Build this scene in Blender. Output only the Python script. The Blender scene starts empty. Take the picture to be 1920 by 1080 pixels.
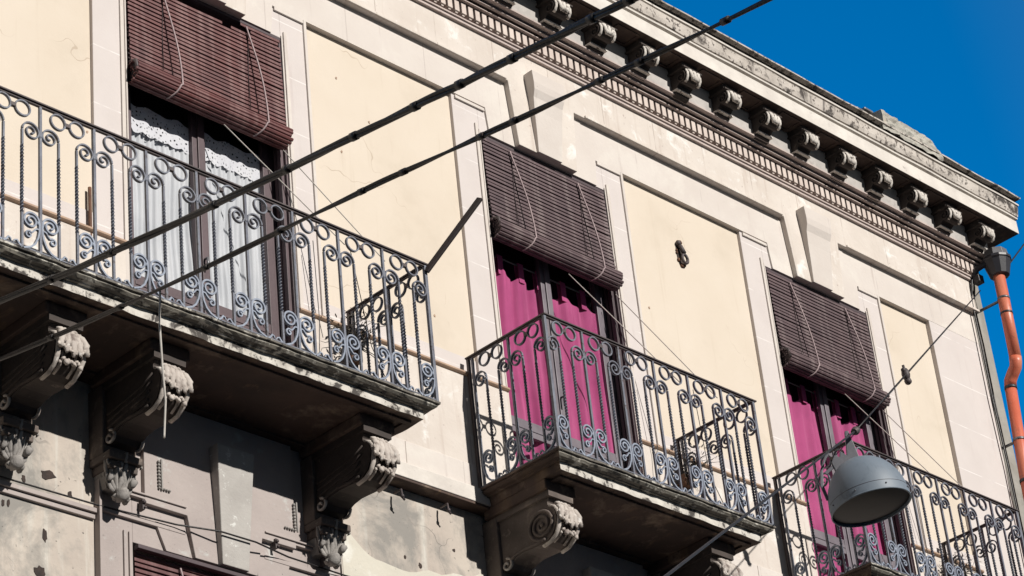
import bpy, bmesh, math, random
from mathutils import Vector, Matrix, noise
random.seed(7)
S = bpy.context.scene
COL = S.collection
R_ = math.radians
GZ = -12.9                       # street level (z=0 is the head of the cream wall panels)

# ---------------------------------------------------------------- camera
cam = bpy.data.objects.new('camera', bpy.data.cameras.new('camera'))
COL.objects.link(cam)
rx = Vector((0.7085623, -0.69918115, -0.09531623))
ry = Vector((0.29795945, 0.41889167, -0.85775867))
rz = Vector((0.63965587, 0.57937508, 0.50513848))
M = Matrix((rx, -ry, -rz)).transposed().to_4x4()
M.translation = Vector((-8.67362534, -11.0789161, -11.2674399))
cam.matrix_world = M
cam.data.sensor_width = 36.0
cam.data.lens = 4795.81763 / 1920 * 36
cam.data.clip_start = 0.1
cam.data.clip_end = 2000
S.camera = cam

# ---------------------------------------------------------------- sky, sun, exposure
SUN = Vector((0.085, -1.0, 0.545)).normalized()
w = bpy.data.worlds.new("World"); S.world = w; w.use_nodes = True
wn = w.node_tree; bg = wn.nodes['Background']
sky = wn.nodes.new('ShaderNodeTexSky'); sky.sky_type = 'NISHITA'; sky.sun_disc = False
sky.sun_elevation = math.asin(SUN.z); sky.sun_rotation = math.atan2(SUN.x, SUN.y)
sky.altitude = 300; sky.air_density = 1.0; sky.dust_density = 0.0; sky.ozone_density = 3.0
hs = wn.nodes.new('ShaderNodeHueSaturation')
# deep blue away from the sun, paler and weaker towards the sun's side of the street
tc = wn.nodes.new('ShaderNodeTexCoord'); sx = wn.nodes.new('ShaderNodeSeparateXYZ'); wn.links.new(tc.outputs['Generated'], sx.inputs[0])
for key, lo, hi in (('Saturation', .35, 1.44), ('Value', .12, 1.0)):
    mr = wn.nodes.new('ShaderNodeMapRange'); mr.interpolation_type = 'SMOOTHSTEP'
    for q, v in (('From Min', -.15), ('From Max', .48), ('To Min', lo), ('To Max', hi)): mr.inputs[q].default_value = v
    wn.links.new(sx.outputs['Y'], mr.inputs['Value']); wn.links.new(mr.outputs[0], hs.inputs[key])
wn.links.new(sky.outputs[0], hs.inputs['Color']); wn.links.new(hs.outputs[0], bg.inputs['Color'])
bg.inputs['Strength'].default_value = 0.15
sun = bpy.data.objects.new('sun', bpy.data.lights.new('sun', 'SUN')); COL.objects.link(sun)
sun.data.energy = 4.4; sun.data.angle = R_(0.5); sun.data.color = (1.0, 0.955, 0.89)
sun.rotation_euler = SUN.to_track_quat('Z', 'Y').to_euler()
S.view_settings.view_transform = 'Standard'; S.view_settings.look = 'None'
S.view_settings.exposure = 0.26; S.view_settings.gamma = 1

# ---------------------------------------------------------------- materials
def mat(name, base, base2=None, n_scale=3.0, n_amt=0.5, dirt=None, dirt_scale=2.0, dirt_lo=.55, dirt_hi=.7,
        streak=False, rough=.85, bump=.15, bump_scale=60, metal=0., fine=None, joints=None, crack=None):
    m = bpy.data.materials.new(name); m.use_nodes = True
    nt = m.node_tree; N = nt.nodes; L = nt.links
    b = N['Principled BSDF']; b.inputs['Roughness'].default_value = rough; b.inputs['Metallic'].default_value = metal
    geo = N.new('ShaderNodeNewGeometry'); P = geo.outputs['Position']
    def nz(scale, detail=6, sx=1, sy=1, sz=1, dist=0., rgh=.6):
        mp = N.new('ShaderNodeMapping'); mp.inputs['Scale'].default_value = (sx, sy, sz); L.new(P, mp.inputs['Vector'])
        n = N.new('ShaderNodeTexNoise'); n.inputs['Scale'].default_value = scale; n.inputs['Detail'].default_value = detail
        n.inputs['Roughness'].default_value = rgh; n.inputs['Distortion'].default_value = dist
        L.new(mp.outputs[0], n.inputs['Vector']); return n.outputs['Fac']
    def ramp(f, lo, hi):
        r = N.new('ShaderNodeMapRange'); r.inputs['From Min'].default_value = lo; r.inputs['From Max'].default_value = hi
        L.new(f, r.inputs['Value']); return r.outputs[0]
    def mix(f, a, c):
        x = N.new('ShaderNodeMix'); x.data_type = 'RGBA'
        if hasattr(f, 'links'): L.new(f, x.inputs[0])
        else: x.inputs[0].default_value = f
        for i, v in ((6, a), (7, c)):
            if hasattr(v, 'links'): L.new(v, x.inputs[i])
            else: x.inputs[i].default_value = (*v, 1)
        return x.outputs[2]
    base2 = base2 or tuple(v * .82 for v in base)
    c = mix(ramp(nz(n_scale), .35, .68), base, base2)
    if streak:
        s = ramp(nz(5, 5, 2.2, 1, .16, .3), streak[0], streak[1]); c = mix(s, c, streak[2])
    if dirt:
        s = ramp(nz(dirt_scale, 9, dist=.4, rgh=.68), dirt_lo, dirt_hi); c = mix(s, c, dirt)
    if fine:
        s = ramp(nz(fine[0], 4), fine[1], fine[2]); c = mix(s, c, fine[3])
    if crack:                                   # hairline cracks: (scale, width, colour)
        mp = N.new('ShaderNodeMapping'); mp.inputs['Scale'].default_value = (1, .3, 1); wv = N.new('ShaderNodeTexNoise'); wv.inputs['Scale'].default_value = 3
        L.new(P, wv.inputs['Vector']); ad = N.new('ShaderNodeVectorMath'); ad.operation = 'MULTIPLY_ADD'; ad.inputs[1].default_value = (.6, .6, .6)
        L.new(wv.outputs['Color'], ad.inputs[0]); L.new(P, ad.inputs[2]); L.new(ad.outputs[0], mp.inputs['Vector'])
        vo = N.new('ShaderNodeTexVoronoi'); vo.feature = 'DISTANCE_TO_EDGE'; vo.inputs['Scale'].default_value = crack[0]; L.new(mp.outputs[0], vo.inputs['Vector'])
        lt = N.new('ShaderNodeMath'); lt.operation = 'LESS_THAN'; lt.inputs[1].default_value = crack[1]; L.new(vo.outputs['Distance'], lt.inputs[0])
        mu = N.new('ShaderNodeMath'); mu.operation = 'MULTIPLY'; L.new(lt.outputs[0], mu.inputs[0]); L.new(ramp(nz(1.7, 3), .50, .62), mu.inputs[1])
        c = mix(mu.outputs[0], c, crack[2])
    if joints:                                  # plaster block joints: (axis, spacing, width, colour, offset)
        sp = N.new('ShaderNodeSeparateXYZ'); L.new(P, sp.inputs[0])
        for ax_, step, wd, col, off in joints:
            a1 = N.new('ShaderNodeMath'); a1.operation = 'ADD'; a1.inputs[1].default_value = off; L.new(sp.outputs[ax_], a1.inputs[0])
            a2 = N.new('ShaderNodeMath'); a2.operation = 'PINGPONG'; a2.inputs[1].default_value = step/2; L.new(a1.outputs[0], a2.inputs[0])
            a3 = N.new('ShaderNodeMath'); a3.operation = 'LESS_THAN'; a3.inputs[1].default_value = wd/2; L.new(a2.outputs[0], a3.inputs[0])
            a4 = N.new('ShaderNodeMath'); a4.operation = 'MULTIPLY'; L.new(a3.outputs[0], a4.inputs[0]); L.new(ramp(nz(4, 3), .40, .55), a4.inputs[1])
            c = mix(a4.outputs[0], c, col)
    L.new(c, b.inputs['Base Color'])
    if bump:
        bp = N.new('ShaderNodeBump'); bp.inputs['Strength'].default_value = bump; bp.inputs['Distance'].default_value = .01
        L.new(nz(bump_scale, 5), bp.inputs['Height']); L.new(bp.outputs[0], b.inputs['Normal'])
    return m

MT = {}
MT['cream'] = mat('cream_plaster', (.625, .55, .463), (.59, .512, .422), 1.3, dirt=(.53, .46, .375), dirt_scale=1.3, dirt_lo=.56, dirt_hi=.80,
                  streak=(.60, .82, (.52, .44, .35)), crack=(.8, .0022, (.46, .38, .30)),
                  fine=(42, .72, .76, (.42, .33, .26)), bump=.10)
MT['stucco'] = mat('pale_grey_stucco', (.60, .55, .51), (.555, .50, .46), 2.0, joints=[(0, .8, .009, (.48, .43, .40), .35)], dirt=(.64, .60, .55), dirt_scale=2.3, dirt_lo=.52, dirt_hi=.72,
                   streak=(.60, .80, (.43, .37, .34)), fine=(38, .70, .75, (.42, .36, .34)), bump=.2, bump_scale=30)
MT['stone'] = mat('entablature_stucco', (.62, .565, .515), (.545, .485, .435), 2.4, dirt=(.73, .71, .68), dirt_scale=4.5, dirt_lo=.56, dirt_hi=.68, joints=[(0, .63, .010, (.42, .36, .32), .2)],
                  streak=(.57, .74, (.47, .40, .35)), fine=(24, .66, .72, (.40, .33, .30)), bump=.3, bump_scale=26)
MT['surround'] = mat('lilac_grey_surround', (.585, .535, .515), (.545, .495, .475), 2.6, joints=[(2, .47, .010, (.68, .64, .62), .1)], streak=(.62, .8, (.48, .42, .40)), dirt=(.64, .60, .59), dirt_scale=5, dirt_lo=.66, dirt_hi=.72,
                     bump=.1)
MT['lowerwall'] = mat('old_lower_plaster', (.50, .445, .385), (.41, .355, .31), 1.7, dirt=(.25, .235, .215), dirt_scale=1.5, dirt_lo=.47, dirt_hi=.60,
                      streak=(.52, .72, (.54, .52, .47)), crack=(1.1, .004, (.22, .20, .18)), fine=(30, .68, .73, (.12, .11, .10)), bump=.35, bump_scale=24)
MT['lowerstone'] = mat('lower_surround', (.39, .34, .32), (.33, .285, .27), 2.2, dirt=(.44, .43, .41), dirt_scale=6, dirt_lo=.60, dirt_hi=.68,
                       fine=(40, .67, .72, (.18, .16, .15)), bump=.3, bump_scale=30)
MT['palepatch'] = mat('pale_old_limewash', (.56, .53, .455), (.48, .455, .39), 2.5, dirt=(.66, .65, .60), dirt_scale=3, dirt_lo=.50, dirt_hi=.66, fine=(26, .68, .73, (.20, .18, .16)), bump=.35, bump_scale=24)
MT['keydirty'] = mat('lichen_keystone', (.42, .40, .375), (.35, .33, .31), 5, dirt=(.60, .60, .57), dirt_scale=14, dirt_lo=.60, dirt_hi=.66, bump=.3)
MT['cornice'] = mat('weathered_cornice', (.58, .53, .48), (.40, .36, .32), 4, dirt=(.06, .05, .045), dirt_scale=6, dirt_lo=.53, dirt_hi=.61,
                    streak=(.60, .74, (.16, .14, .13)), fine=(22, .56, .62, (.12, .10, .09)), bump=.5, bump_scale=22)
MT['fascia'] = mat('cornice_fascia', (.66, .62, .57), (.54, .50, .46), 5, dirt=(.28, .25, .23), dirt_scale=9, dirt_lo=.62, dirt_hi=.72, bump=.4, bump_scale=25)
MT['dentil'] = mat('dentil_stucco', (.50, .42, .385), (.40, .33, .31), 6, dirt=(.16, .11, .10), dirt_scale=12, dirt_lo=.60, dirt_hi=.72, bump=.3)
MT['darkbed'] = mat('shaded_bed', (.16, .11, .095), (.09, .06, .055), 8, bump=.2)  # recess shade between teeth and fillets put into the colour
MT['toothstone'] = mat('dentil_teeth', (.60, .52, .47), (.48, .40, .36), 7, dirt=(.22, .16, .14), dirt_scale=14, dirt_lo=.62, dirt_hi=.74, bump=.3)
MT['frieze'] = mat('frieze_stucco', (.47, .44, .415), (.36, .34, .32), 6, dirt=(.30, .27, .25), dirt_scale=8, dirt_lo=.55, dirt_hi=.72, bump=.3)
MT['soffit'] = mat('shaded_dirty_soffit', (.088, .056, .044), (.042, .028, .024), 1.8, dirt=(.21, .155, .115), dirt_scale=3.2, dirt_lo=.54, dirt_hi=.68,
                   streak=(.58, .7, (.13, .085, .055)), bump=.3, bump_scale=20)  # dirt and stains, with underside shade put into the dark base
MT['slab'] = mat('lichen_slab_edge', (.16, .145, .125), (.075, .07, .062), 7, dirt=(.52, .50, .45), dirt_scale=9, dirt_lo=.53, dirt_hi=.60,
                 fine=(16, .56, .64, (.03, .028, .028)), bump=.7, bump_scale=18)
MT['slabpale'] = mat('pale_slab_fascia', (.60, .57, .52), (.40, .37, .33), 7, dirt=(.06, .052, .047), dirt_scale=7, dirt_lo=.505, dirt_hi=.56, fine=(20, .60, .68, (.10, .09, .085)), bump=.7, bump_scale=18)
MT['slabcyma'] = mat('dark_slab_moulding', (.24, .22, .185), (.10, .095, .082), 6, dirt=(.46, .44, .39), dirt_scale=12, dirt_lo=.56, dirt_hi=.62,
                     fine=(13, .53, .62, (.035, .033, .03)), bump=.7, bump_scale=18)
MT['corbel'] = mat('carved_corbel', (.52, .47, .425), (.36, .315, .285), 8, dirt=(.68, .65, .61), dirt_scale=16, dirt_lo=.58, dirt_hi=.66,
                   fine=(10, .55, .68, (.17, .135, .12)), bump=.5, bump_scale=30)
MT['darkgutter'] = mat('black_gutter', (.028, .024, .024), (.015, .013, .013), 8, bump=.3)
MT['frontleaf'] = mat('pale_bracket_leaf', (.66, .62, .57), (.50, .46, .42), 9, dirt=(.10, .08, .07), dirt_scale=22, dirt_lo=.54, dirt_hi=.62, bump=.4)
MT['corbelshade'] = mat('shaded_corbel', (.060, .046, .040), (.030, .024, .022), 4, dirt=(.12, .095, .08), dirt_scale=9, dirt_lo=.60, dirt_hi=.68, bump=.4, bump_scale=30)  # near-black colour stands in for shade on cheeks and blocks
MT['corbelside'] = mat('shaded_corbel_side', (.15, .12, .105), (.08, .064, .056), 4, dirt=(.26, .21, .175), dirt_scale=6, dirt_lo=.55, dirt_hi=.7, bump=.4, bump_scale=30)  # cheek shade put into the colour, lighter blotches over it
MT['acanthus'] = mat('dusty_acanthus', (.32, .30, .28), (.22, .205, .195), 9, dirt=(.10, .09, .085), dirt_scale=14, dirt_lo=.60, dirt_hi=.70, bump=.4)
MT['ledge'] = mat('brown_ledge', (.42, .29, .20), (.30, .20, .145), 8, bump=.1, rough=.6)
MT['rust'] = mat('rusty_iron', (.16, .075, .04), (.09, .045, .03), 12, bump=.3)
MT['iron'] = mat('blue_grey_iron', (.16, .175, .215), (.095, .10, .13), 9, dirt=(.06, .045, .045), dirt_scale=16, dirt_lo=.56, dirt_hi=.66,
                 rough=.55, bump=.3, bump_scale=90)
MT['ironpale'] = mat('pale_blue_iron', (.27, .31, .385), (.18, .205, .265), 10, dirt=(.09, .08, .09), dirt_scale=18, dirt_lo=.62, dirt_hi=.70, rough=.55, bump=.3)
MT['irondark'] = mat('dark_handrail', (.085, .065, .065), (.04, .032, .035), 9, dirt=(.20, .17, .17), dirt_scale=10, dirt_lo=.66, dirt_hi=.75, rough=.6, bump=.2)
MT['slat_red'] = mat('red_brown_slats', (.135, .044, .042), (.085, .030, .032), 5, streak=(.50, .72, (.21, .115, .11)), dirt=(.29, .18, .17), dirt_scale=3, dirt_lo=.62, dirt_hi=.80,
                     rough=.6, bump=.2)
MT['slat_grey'] = mat('faded_brown_slats', (.115, .075, .080), (.072, .045, .052), 5, streak=(.52, .74, (.19, .145, .145)), dirt=(.25, .20, .19), dirt_scale=8, dirt_lo=.62, dirt_hi=.80,
                      rough=.7, bump=.2)
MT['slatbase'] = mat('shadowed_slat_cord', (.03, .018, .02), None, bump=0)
MT['cord'] = mat('dirty_pink_cord', (.42, .33, .33), (.30, .23, .24), 20, bump=0)
MT['string'] = mat('grey_string', (.50, .47, .43), (.38, .35, .32), 20, bump=0)
MT['wood'] = mat('purple_brown_wood', (.095, .062, .070), (.07, .045, .052), 5, rough=.5, bump=.1)
MT['woodgrey'] = mat('grey_painted_frame', (.175, .155, .175), (.12, .10, .12), 6, rough=.5, bump=.1)
MT['lining'] = mat('dark_reveal_board', (.068, .045, .052), (.05, .034, .04), 4, rough=.6, bump=.1)
MT['magenta'] = mat('magenta_voile', (.49, .082, .235), (.37, .055, .175), 3, streak=(.5, .75, (.54, .13, .285)), rough=.9, bump=0)
MT['white_voile'] = mat('white_voile', (.63, .64, .67), (.54, .555, .59), 3, rough=.9, bump=0)
MT['room'] = mat('dark_room', (.02, .018, .02), None, bump=0)
MT['cable'] = mat('black_cable', (.012, .010, .011), (.012, .011, .012), 20, dirt=(.06, .05, .045), dirt_scale=9, dirt_lo=.58, dirt_hi=.68, rough=.45, bump=.3)
MT['cablebrown'] = mat('brown_black_cable', (.022, .014, .013), (.011, .008, .008), 12, dirt=(.05, .035, .03), dirt_scale=9, dirt_lo=.56, dirt_hi=.68, rough=.5, bump=.3)
MT['wire'] = mat('grey_wire', (.02, .017, .017), (.012, .010, .010), 10, rough=.5, bump=0)
MT['copper'] = mat('orange_downpipe', (.60, .145, .08), (.50, .115, .065), 4, streak=(.5, .72, (.62, .24, .15)), dirt=(.30, .10, .07), dirt_scale=9, dirt_lo=.60, dirt_hi=.72, rough=.42, bump=.1)
MT['hopper'] = mat('dark_hopper', (.035, .034, .042), (.022, .022, .028), 8, rough=.45, bump=.1)
MT['gutterzinc'] = mat('zinc', (.20, .20, .215), (.14, .14, .15), 6, rough=.4, metal=.4, bump=.1)
MT['lamp'] = mat('blue_grey_lamp', (.165, .20, .245), (.14, .172, .212), 4, streak=(.45, .75, (.15, .19, .235)), dirt=(.075, .10, .13), dirt_scale=7, dirt_lo=.58, dirt_hi=.75, rough=.55, bump=.04)
MT['lampdark'] = mat('lamp_glass', (.004, .005, .006), None, rough=.55, bump=0)
MT['lampgrey'] = mat('lamp_bracket', (.10, .10, .12), (.075, .075, .09), 8, rough=.5, bump=.1)
MT['rubble'] = mat('rubble', (.44, .425, .38), (.30, .285, .25), 9, dirt=(.13, .12, .10), dirt_scale=12, dirt_lo=.55, dirt_hi=.66, fine=(8, .60, .7, (.50, .42, .33)), bump=.9, bump_scale=14)
MT['stickwood'] = mat('dark_wood_batten', (.026, .016, .015), (.016, .011, .011), 8, rough=.7, bump=.2)
MT['asphalt'] = mat('asphalt', (.05, .05, .05), (.04, .04, .04), 4, bump=.4)
MT['hole'] = mat('broken_hole', (.045, .028, .022), (.02, .014, .012), 20, bump=.5, bump_scale=40)
MT['grey_return'] = mat('grey_return_wall', (.33, .315, .285), (.25, .235, .21), 3, dirt=(.15, .14, .12), dirt_scale=4, dirt_lo=.55, dirt_hi=.72, streak=(.5, .7, (.20, .18, .155)), bump=.5, bump_scale=20)
MT['plant'] = mat('dry_leaves', (.06, .05, .035), (.035, .03, .025), 20, bump=0)

def voile(m, amt):
    nt = m.node_tree; b = nt.nodes['Principled BSDF']; out = nt.nodes['Material Output']
    tr = nt.nodes.new('ShaderNodeBsdfTranslucent'); mx = nt.nodes.new('ShaderNodeMixShader'); mx.inputs[0].default_value = amt
    src = b.inputs['Base Color'].links[0].from_socket; nt.links.new(src, tr.inputs['Color'])
    nt.links.new(b.outputs[0], mx.inputs[1]); nt.links.new(tr.outputs[0], mx.inputs[2]); nt.links.new(mx.outputs[0], out.inputs['Surface'])
voile(MT['magenta'], .2); voile(MT['white_voile'], .15)

def lace_mat():
    m = mat('lace', (.62, .62, .65), (.55, .55, .60), 6, bump=0); nt = m.node_tree
    b = nt.nodes['Principled BSDF']; out = nt.nodes['Material Output']; g = nt.nodes['Geometry']
    v = nt.nodes.new('ShaderNodeTexVoronoi'); v.feature = 'DISTANCE_TO_EDGE'; v.inputs['Scale'].default_value = 42
    mp = nt.nodes.new('ShaderNodeMapping'); mp.inputs['Scale'].default_value = (1, .05, .8)
    nt.links.new(g.outputs['Position'], mp.inputs['Vector']); nt.links.new(mp.outputs[0], v.inputs['Vector'])
    c = nt.nodes.new('ShaderNodeMath'); c.operation = 'LESS_THAN'; c.inputs[1].default_value = .30
    nt.links.new(v.outputs['Distance'], c.inputs[0])
    t = nt.nodes.new('ShaderNodeBsdfTransparent'); mx = nt.nodes.new('ShaderNodeMixShader')
    nt.links.new(c.outputs[0], mx.inputs[0]); nt.links.new(t.outputs[0], mx.inputs[1]); nt.links.new(b.outputs[0], mx.inputs[2])
    nt.links.new(mx.outputs[0], out.inputs['Surface']); return m
MT['lace'] = lace_mat()
def glass_mat():
    m = bpy.data.materials.new('window_glass'); m.use_nodes = True; nt = m.node_tree
    out = nt.nodes['Material Output']; nt.nodes.remove(nt.nodes['Principled BSDF'])
    t = nt.nodes.new('ShaderNodeBsdfTransparent'); t.inputs[0].default_value = (.985, .99, .99, 1)
    g = nt.nodes.new('ShaderNodeBsdfGlossy'); g.inputs['Roughness'].default_value = .04
    mx = nt.nodes.new('ShaderNodeMixShader'); mx.inputs[0].default_value = .035; nt.links.new(t.outputs[0], mx.inputs[1])
    nt.links.new(g.outputs[0], mx.inputs[2]); nt.links.new(mx.outputs[0], out.inputs['Surface']); return m
MT['glass'] = glass_mat()

# ---------------------------------------------------------------- mesh helpers
def box(bm, x0, x1, y0, y1, z0, z1, mi=0):
    v = [bm.verts.new(p) for p in ((x0,y0,z0),(x1,y0,z0),(x1,y1,z0),(x0,y1,z0),(x0,y0,z1),(x1,y0,z1),(x1,y1,z1),(x0,y1,z1))]
    for f in ((0,3,2,1),(4,5,6,7),(0,1,5,4),(1,2,6,5),(2,3,7,6),(3,0,4,7)):
        bm.faces.new([v[i] for i in f]).material_index = mi
def prism_xz(bm, pts, y0, y1, mi=0):        # pts counter-clockwise seen from the street (-Y)
    a = [bm.verts.new((x, y0, z)) for x, z in pts]; b = [bm.verts.new((x, y1, z)) for x, z in pts]
    fs = [bm.faces.new(a), bm.faces.new(b[::-1])]
    n = len(pts)
    for i in range(n): fs.append(bm.faces.new((a[i], b[i], b[(i+1) % n], a[(i+1) % n])))
    for f in fs: f.material_index = mi
    return fs
def prism_yz(bm, pts, x0, x1, mi=0):
    a = [bm.verts.new((x0, y, z)) for y, z in pts]; b = [bm.verts.new((x1, y, z)) for y, z in pts]
    fs = [bm.faces.new(a), bm.faces.new(b[::-1])]; n = len(pts)
    for i in range(n): fs.append(bm.faces.new((a[i], b[i], b[(i+1) % n], a[(i+1) % n])))
    for f in fs: f.material_index = mi
    return fs
def sweep(bm, pts, r, n=8, up=Vector((0, 1, 0)), flat=None, cap=True, rs=None, twist=0., mi=0):
    """tube of radius r, or a flat bar flat=(width across up, thickness)"""
    pts = [Vector(p) for p in pts]; rings = []; k = len(pts)
    for i, p in enumerate(pts):
        t = (pts[min(i+1, k-1)] - pts[max(i-1, 0)]).normalized()
        u = up - t * up.dot(t)
        if u.length < 1e-4: u = Vector((1, 0, 0)) - t * t.x
        u.normalize(); s = t.cross(u)
        rr = rs[i] if rs else r
        a0 = twist * i
        if flat:
            w_, h_ = flat[0] / 2 * (rs[i] if rs else 1), flat[1] / 2 * (rs[i] if rs else 1)
            c = [(w_, h_), (-w_, h_), (-w_, -h_), (w_, -h_)]
            c = [(a*math.cos(a0)-b*math.sin(a0), a*math.sin(a0)+b*math.cos(a0)) for a, b in c]
            rings.append([bm.verts.new(p + u*a + s*b) for a, b in c])
        else:
            rings.append([bm.verts.new(p + u*math.cos(2*math.pi*j/n + a0)*rr + s*math.sin(2*math.pi*j/n + a0)*rr) for j in range(n)])
    m = len(rings[0])
    for i in range(k-1):
        for j in range(m):
            f = bm.faces.new((rings[i][j], rings[i][(j+1) % m], rings[i+1][(j+1) % m], rings[i+1][j])); f.material_index = mi
            f.smooth = not flat
    if cap:
        bm.faces.new(rings[0][::-1]).material_index = mi; bm.faces.new(rings[-1]).material_index = mi
def blob(bm, c, r, sx=1, sy=1, sz=1, seg=8, mi=0, rot=None):
    v = bmesh.ops.create_uvsphere(bm, u_segments=seg, v_segments=max(5, seg*3//4), radius=r)['verts']
    for q in v:
        q.co = Vector((q.co.x*sx, q.co.y*sy, q.co.z*sz))
        if rot: q.co = rot @ q.co
        q.co += Vector(c)
    for f in {f for q in v for f in q.link_faces}: f.smooth = True; f.material_index = mi
def to_obj(name, bm, mats, parent=None, bevel=0, loc=None, smooth=False):
    bmesh.ops.recalc_face_normals(bm, faces=bm.faces)
    me = bpy.data.meshes.new(name); bm.to_mesh(me); bm.free()
    if not isinstance(mats, (list, tuple)): mats = [mats]
    for m in mats: me.materials.append(MT[m])
    return link(name, me, parent, bevel, loc)
def link(name, me, parent=None, bevel=0, loc=None, rotz=0):
    o = bpy.data.objects.new(name, me); COL.objects.link(o)
    if parent: o.parent = parent
    if loc is not None: o.location = loc
    o.rotation_euler = (0, 0, rotz)
    if bevel:
        b = o.modifiers.new('b', 'BEVEL'); b.width = bevel; b.segments = 2; b.limit_method = 'ANGLE'
    return o
def shift(bm, v):
    for q in bm.verts: q.co -= Vector(v)
def thing(name, label, cat, loc, group=None):
    o = bpy.data.objects.new(name, None); COL.objects.link(o); o.location = loc; o.empty_display_size = .1
    tag(o, label, cat, group); return o
def tag(o, label, cat, group=None):
    o['label'] = label; o['category'] = cat
    if group: o['group'] = group
    return o
def part(name, bm, mats, parent, bevel=0):
    """mesh given in world coordinates, put under parent (things and parts are never rotated)"""
    p = parent; off = Vector((0, 0, 0))
    while p: off += p.location; p = p.parent
    shift(bm, off); return to_obj(name, bm, mats, parent, bevel, (0, 0, 0))
def jitter(bm, amt, seed=0):
    for v in bm.verts:
        v.co += noise.noise_vector(v.co*6 + Vector((seed, seed*2, 0)))*amt

# ---------------------------------------------------------------- ground
bm = bmesh.new()
v = [bm.verts.new(p) for p in ((-400, -400, GZ), (400, -400, GZ), (400, 400, GZ), (-400, 400, GZ))]; bm.faces.new(v)
o = to_obj('ground', bm, 'asphalt'); o['kind'] = 'structure'
bm = bmesh.new(); box(bm, -30, 30, -1.8, .05, GZ, GZ+.13); o = to_obj('pavement', bm, 'asphalt'); o['kind'] = 'structure'

# ---------------------------------------------------------------- unseen houses added across the street to block low sky light
for i, (x0, x1, h) in enumerate(((-34, -14, 11.5), (-13.9, 4, 10.5), (4.1, 20, 12))):
    t = thing('added_house', ('unseen house added across the street to block light, left', 'low unseen house added to block light, directly opposite', 'tall unseen house added across the street to block light, right')[i], 'house', ((x0+x1)/2, -21, GZ), 'unseen houses added to block light')
    bm = bmesh.new(); box(bm, x0, x1, -30, -19, GZ, GZ+h); part('wall', bm, 'lowerwall', t)  # wall of the added unseen house
    bm = bmesh.new(); box(bm, x0-.1, x1+.1, -30, -18.7, GZ+h+.002, GZ+h+.25); part('roof', bm, 'rubble', t)
    for fl in range(3):
        for j in range(int((x1-x0)/3.4)):
            bm = bmesh.new(); xx = x0+1.2+j*3.4; box(bm, xx, xx+1.1, -19.02, -18.96, GZ+.9+fl*3.5, GZ+2.9+fl*3.5); part('added_house_window', bm, 'wood', t, .01)

# ---------------------------------------------------------------- building
BX0, BX1 = -7.0, 9.97
P = 3.4; SL, SR, OL, OR = -.275, 1.651, 0., 1.399
ZO, ZF = -.25, -3.45
YS, YP = .015, .045           # front planes: surround, panel
bld = thing('building', 'old cream stucco corner apartment building with balconies and bracketed cornice', 'building', (2, 2, GZ))
bm = bmesh.new()                                            # body behind the facade
box(bm, BX0, BX1-.02, .34, 9, GZ, 1.16)
part('body', bm, 'room', bld)
bm = bmesh.new(); box(bm, BX0, BX1+.3, .0, 9.2, 1.17, 1.32); part('roof', bm, 'grey_return', bld)
bm = bmesh.new(); box(bm, BX0, BX1, .33, .335, ZF, 1.1); shift(bm, (0, 0, 0)); part('room_backdrop', bm, 'room', bld)

def _rough_edge(pts, amt=.004, step=.25):
    out = []
    for i, a in enumerate(pts):
        b = pts[(i+1) % len(pts)]; d = math.dist(a, b); k = max(1, int(d/step))
        for j in range(k):
            t = j/k; q = (a[0]+(b[0]-a[0])*t, a[1]+(b[1]-a[1])*t)
            if j: q = (q[0]+random.uniform(-amt, amt), q[1]+random.uniform(-amt, amt))
            out.append(q)
    return out

# cream panels
segs = [(BX0, SL), (SR, P+SL), (P+SR, 2*P+SL), (2*P+SR, 9.19)]
for a, b in segs:
    bm = bmesh.new(); box(bm, a-.02, b+.02, YP, .33, -2.36, .05); part('wall_panel', bm, 'cream', bld)
    bm = bmesh.new(); box(bm, a-.02, b+.02, YP-.006, .33, -2.53, -2.36); part('panel_foot_band', bm, 'surround', bld)
# surrounds: jamb strips, lintels, raised fillets
for k in range(3):
    X = k*P; bm = bmesh.new()
    box(bm, X+SL, X+OL, YS, .30, ZF, .03)
    box(bm, X+OR, X+SR, YS, .30, ZF, .03)
    box(bm, X+OL, X+OR, YS, .30, ZO, .03)
    part('door_surround', bm, 'surround', bld, .004)
    bm = bmesh.new()
    for (x0, x1) in ((OL-.052, OL-.022), (OR+.022, OR+.052)):
        box(bm, X+x0, X+x1, YS-.014, YS, ZF+.02, ZO+.06)
    box(bm, X+OL-.012, X+OL, YS-.010, YS, ZF+.02, ZO+.02); box(bm, X+OR, X+OR+.012, YS-.010, YS, ZF+.02, ZO+.02)
    part('surround_fillet', bm, 'stucco', bld, .003)
    bm = bmesh.new()
    box(bm, X+SL+.03, X+.07, YS-.016, YS, -.040, -.012); part('surround_rim', bm, 'stucco', bld, .003); bm = bmesh.new()
    box(bm, X+SR-.030, X+SR-.004, YS-.016, YS, -2.5, .0)
    box(bm, X+OR-.055, X+SR-.032, YS-.016, YS, -.030, .0)
    part('surround_rim', bm, 'stucco', bld, .003)
bm = bmesh.new(); box(bm, 9.19, BX1, .002, .30, -3.2, .05); part('corner_pilaster', bm, 'surround', bld, .004)
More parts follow.
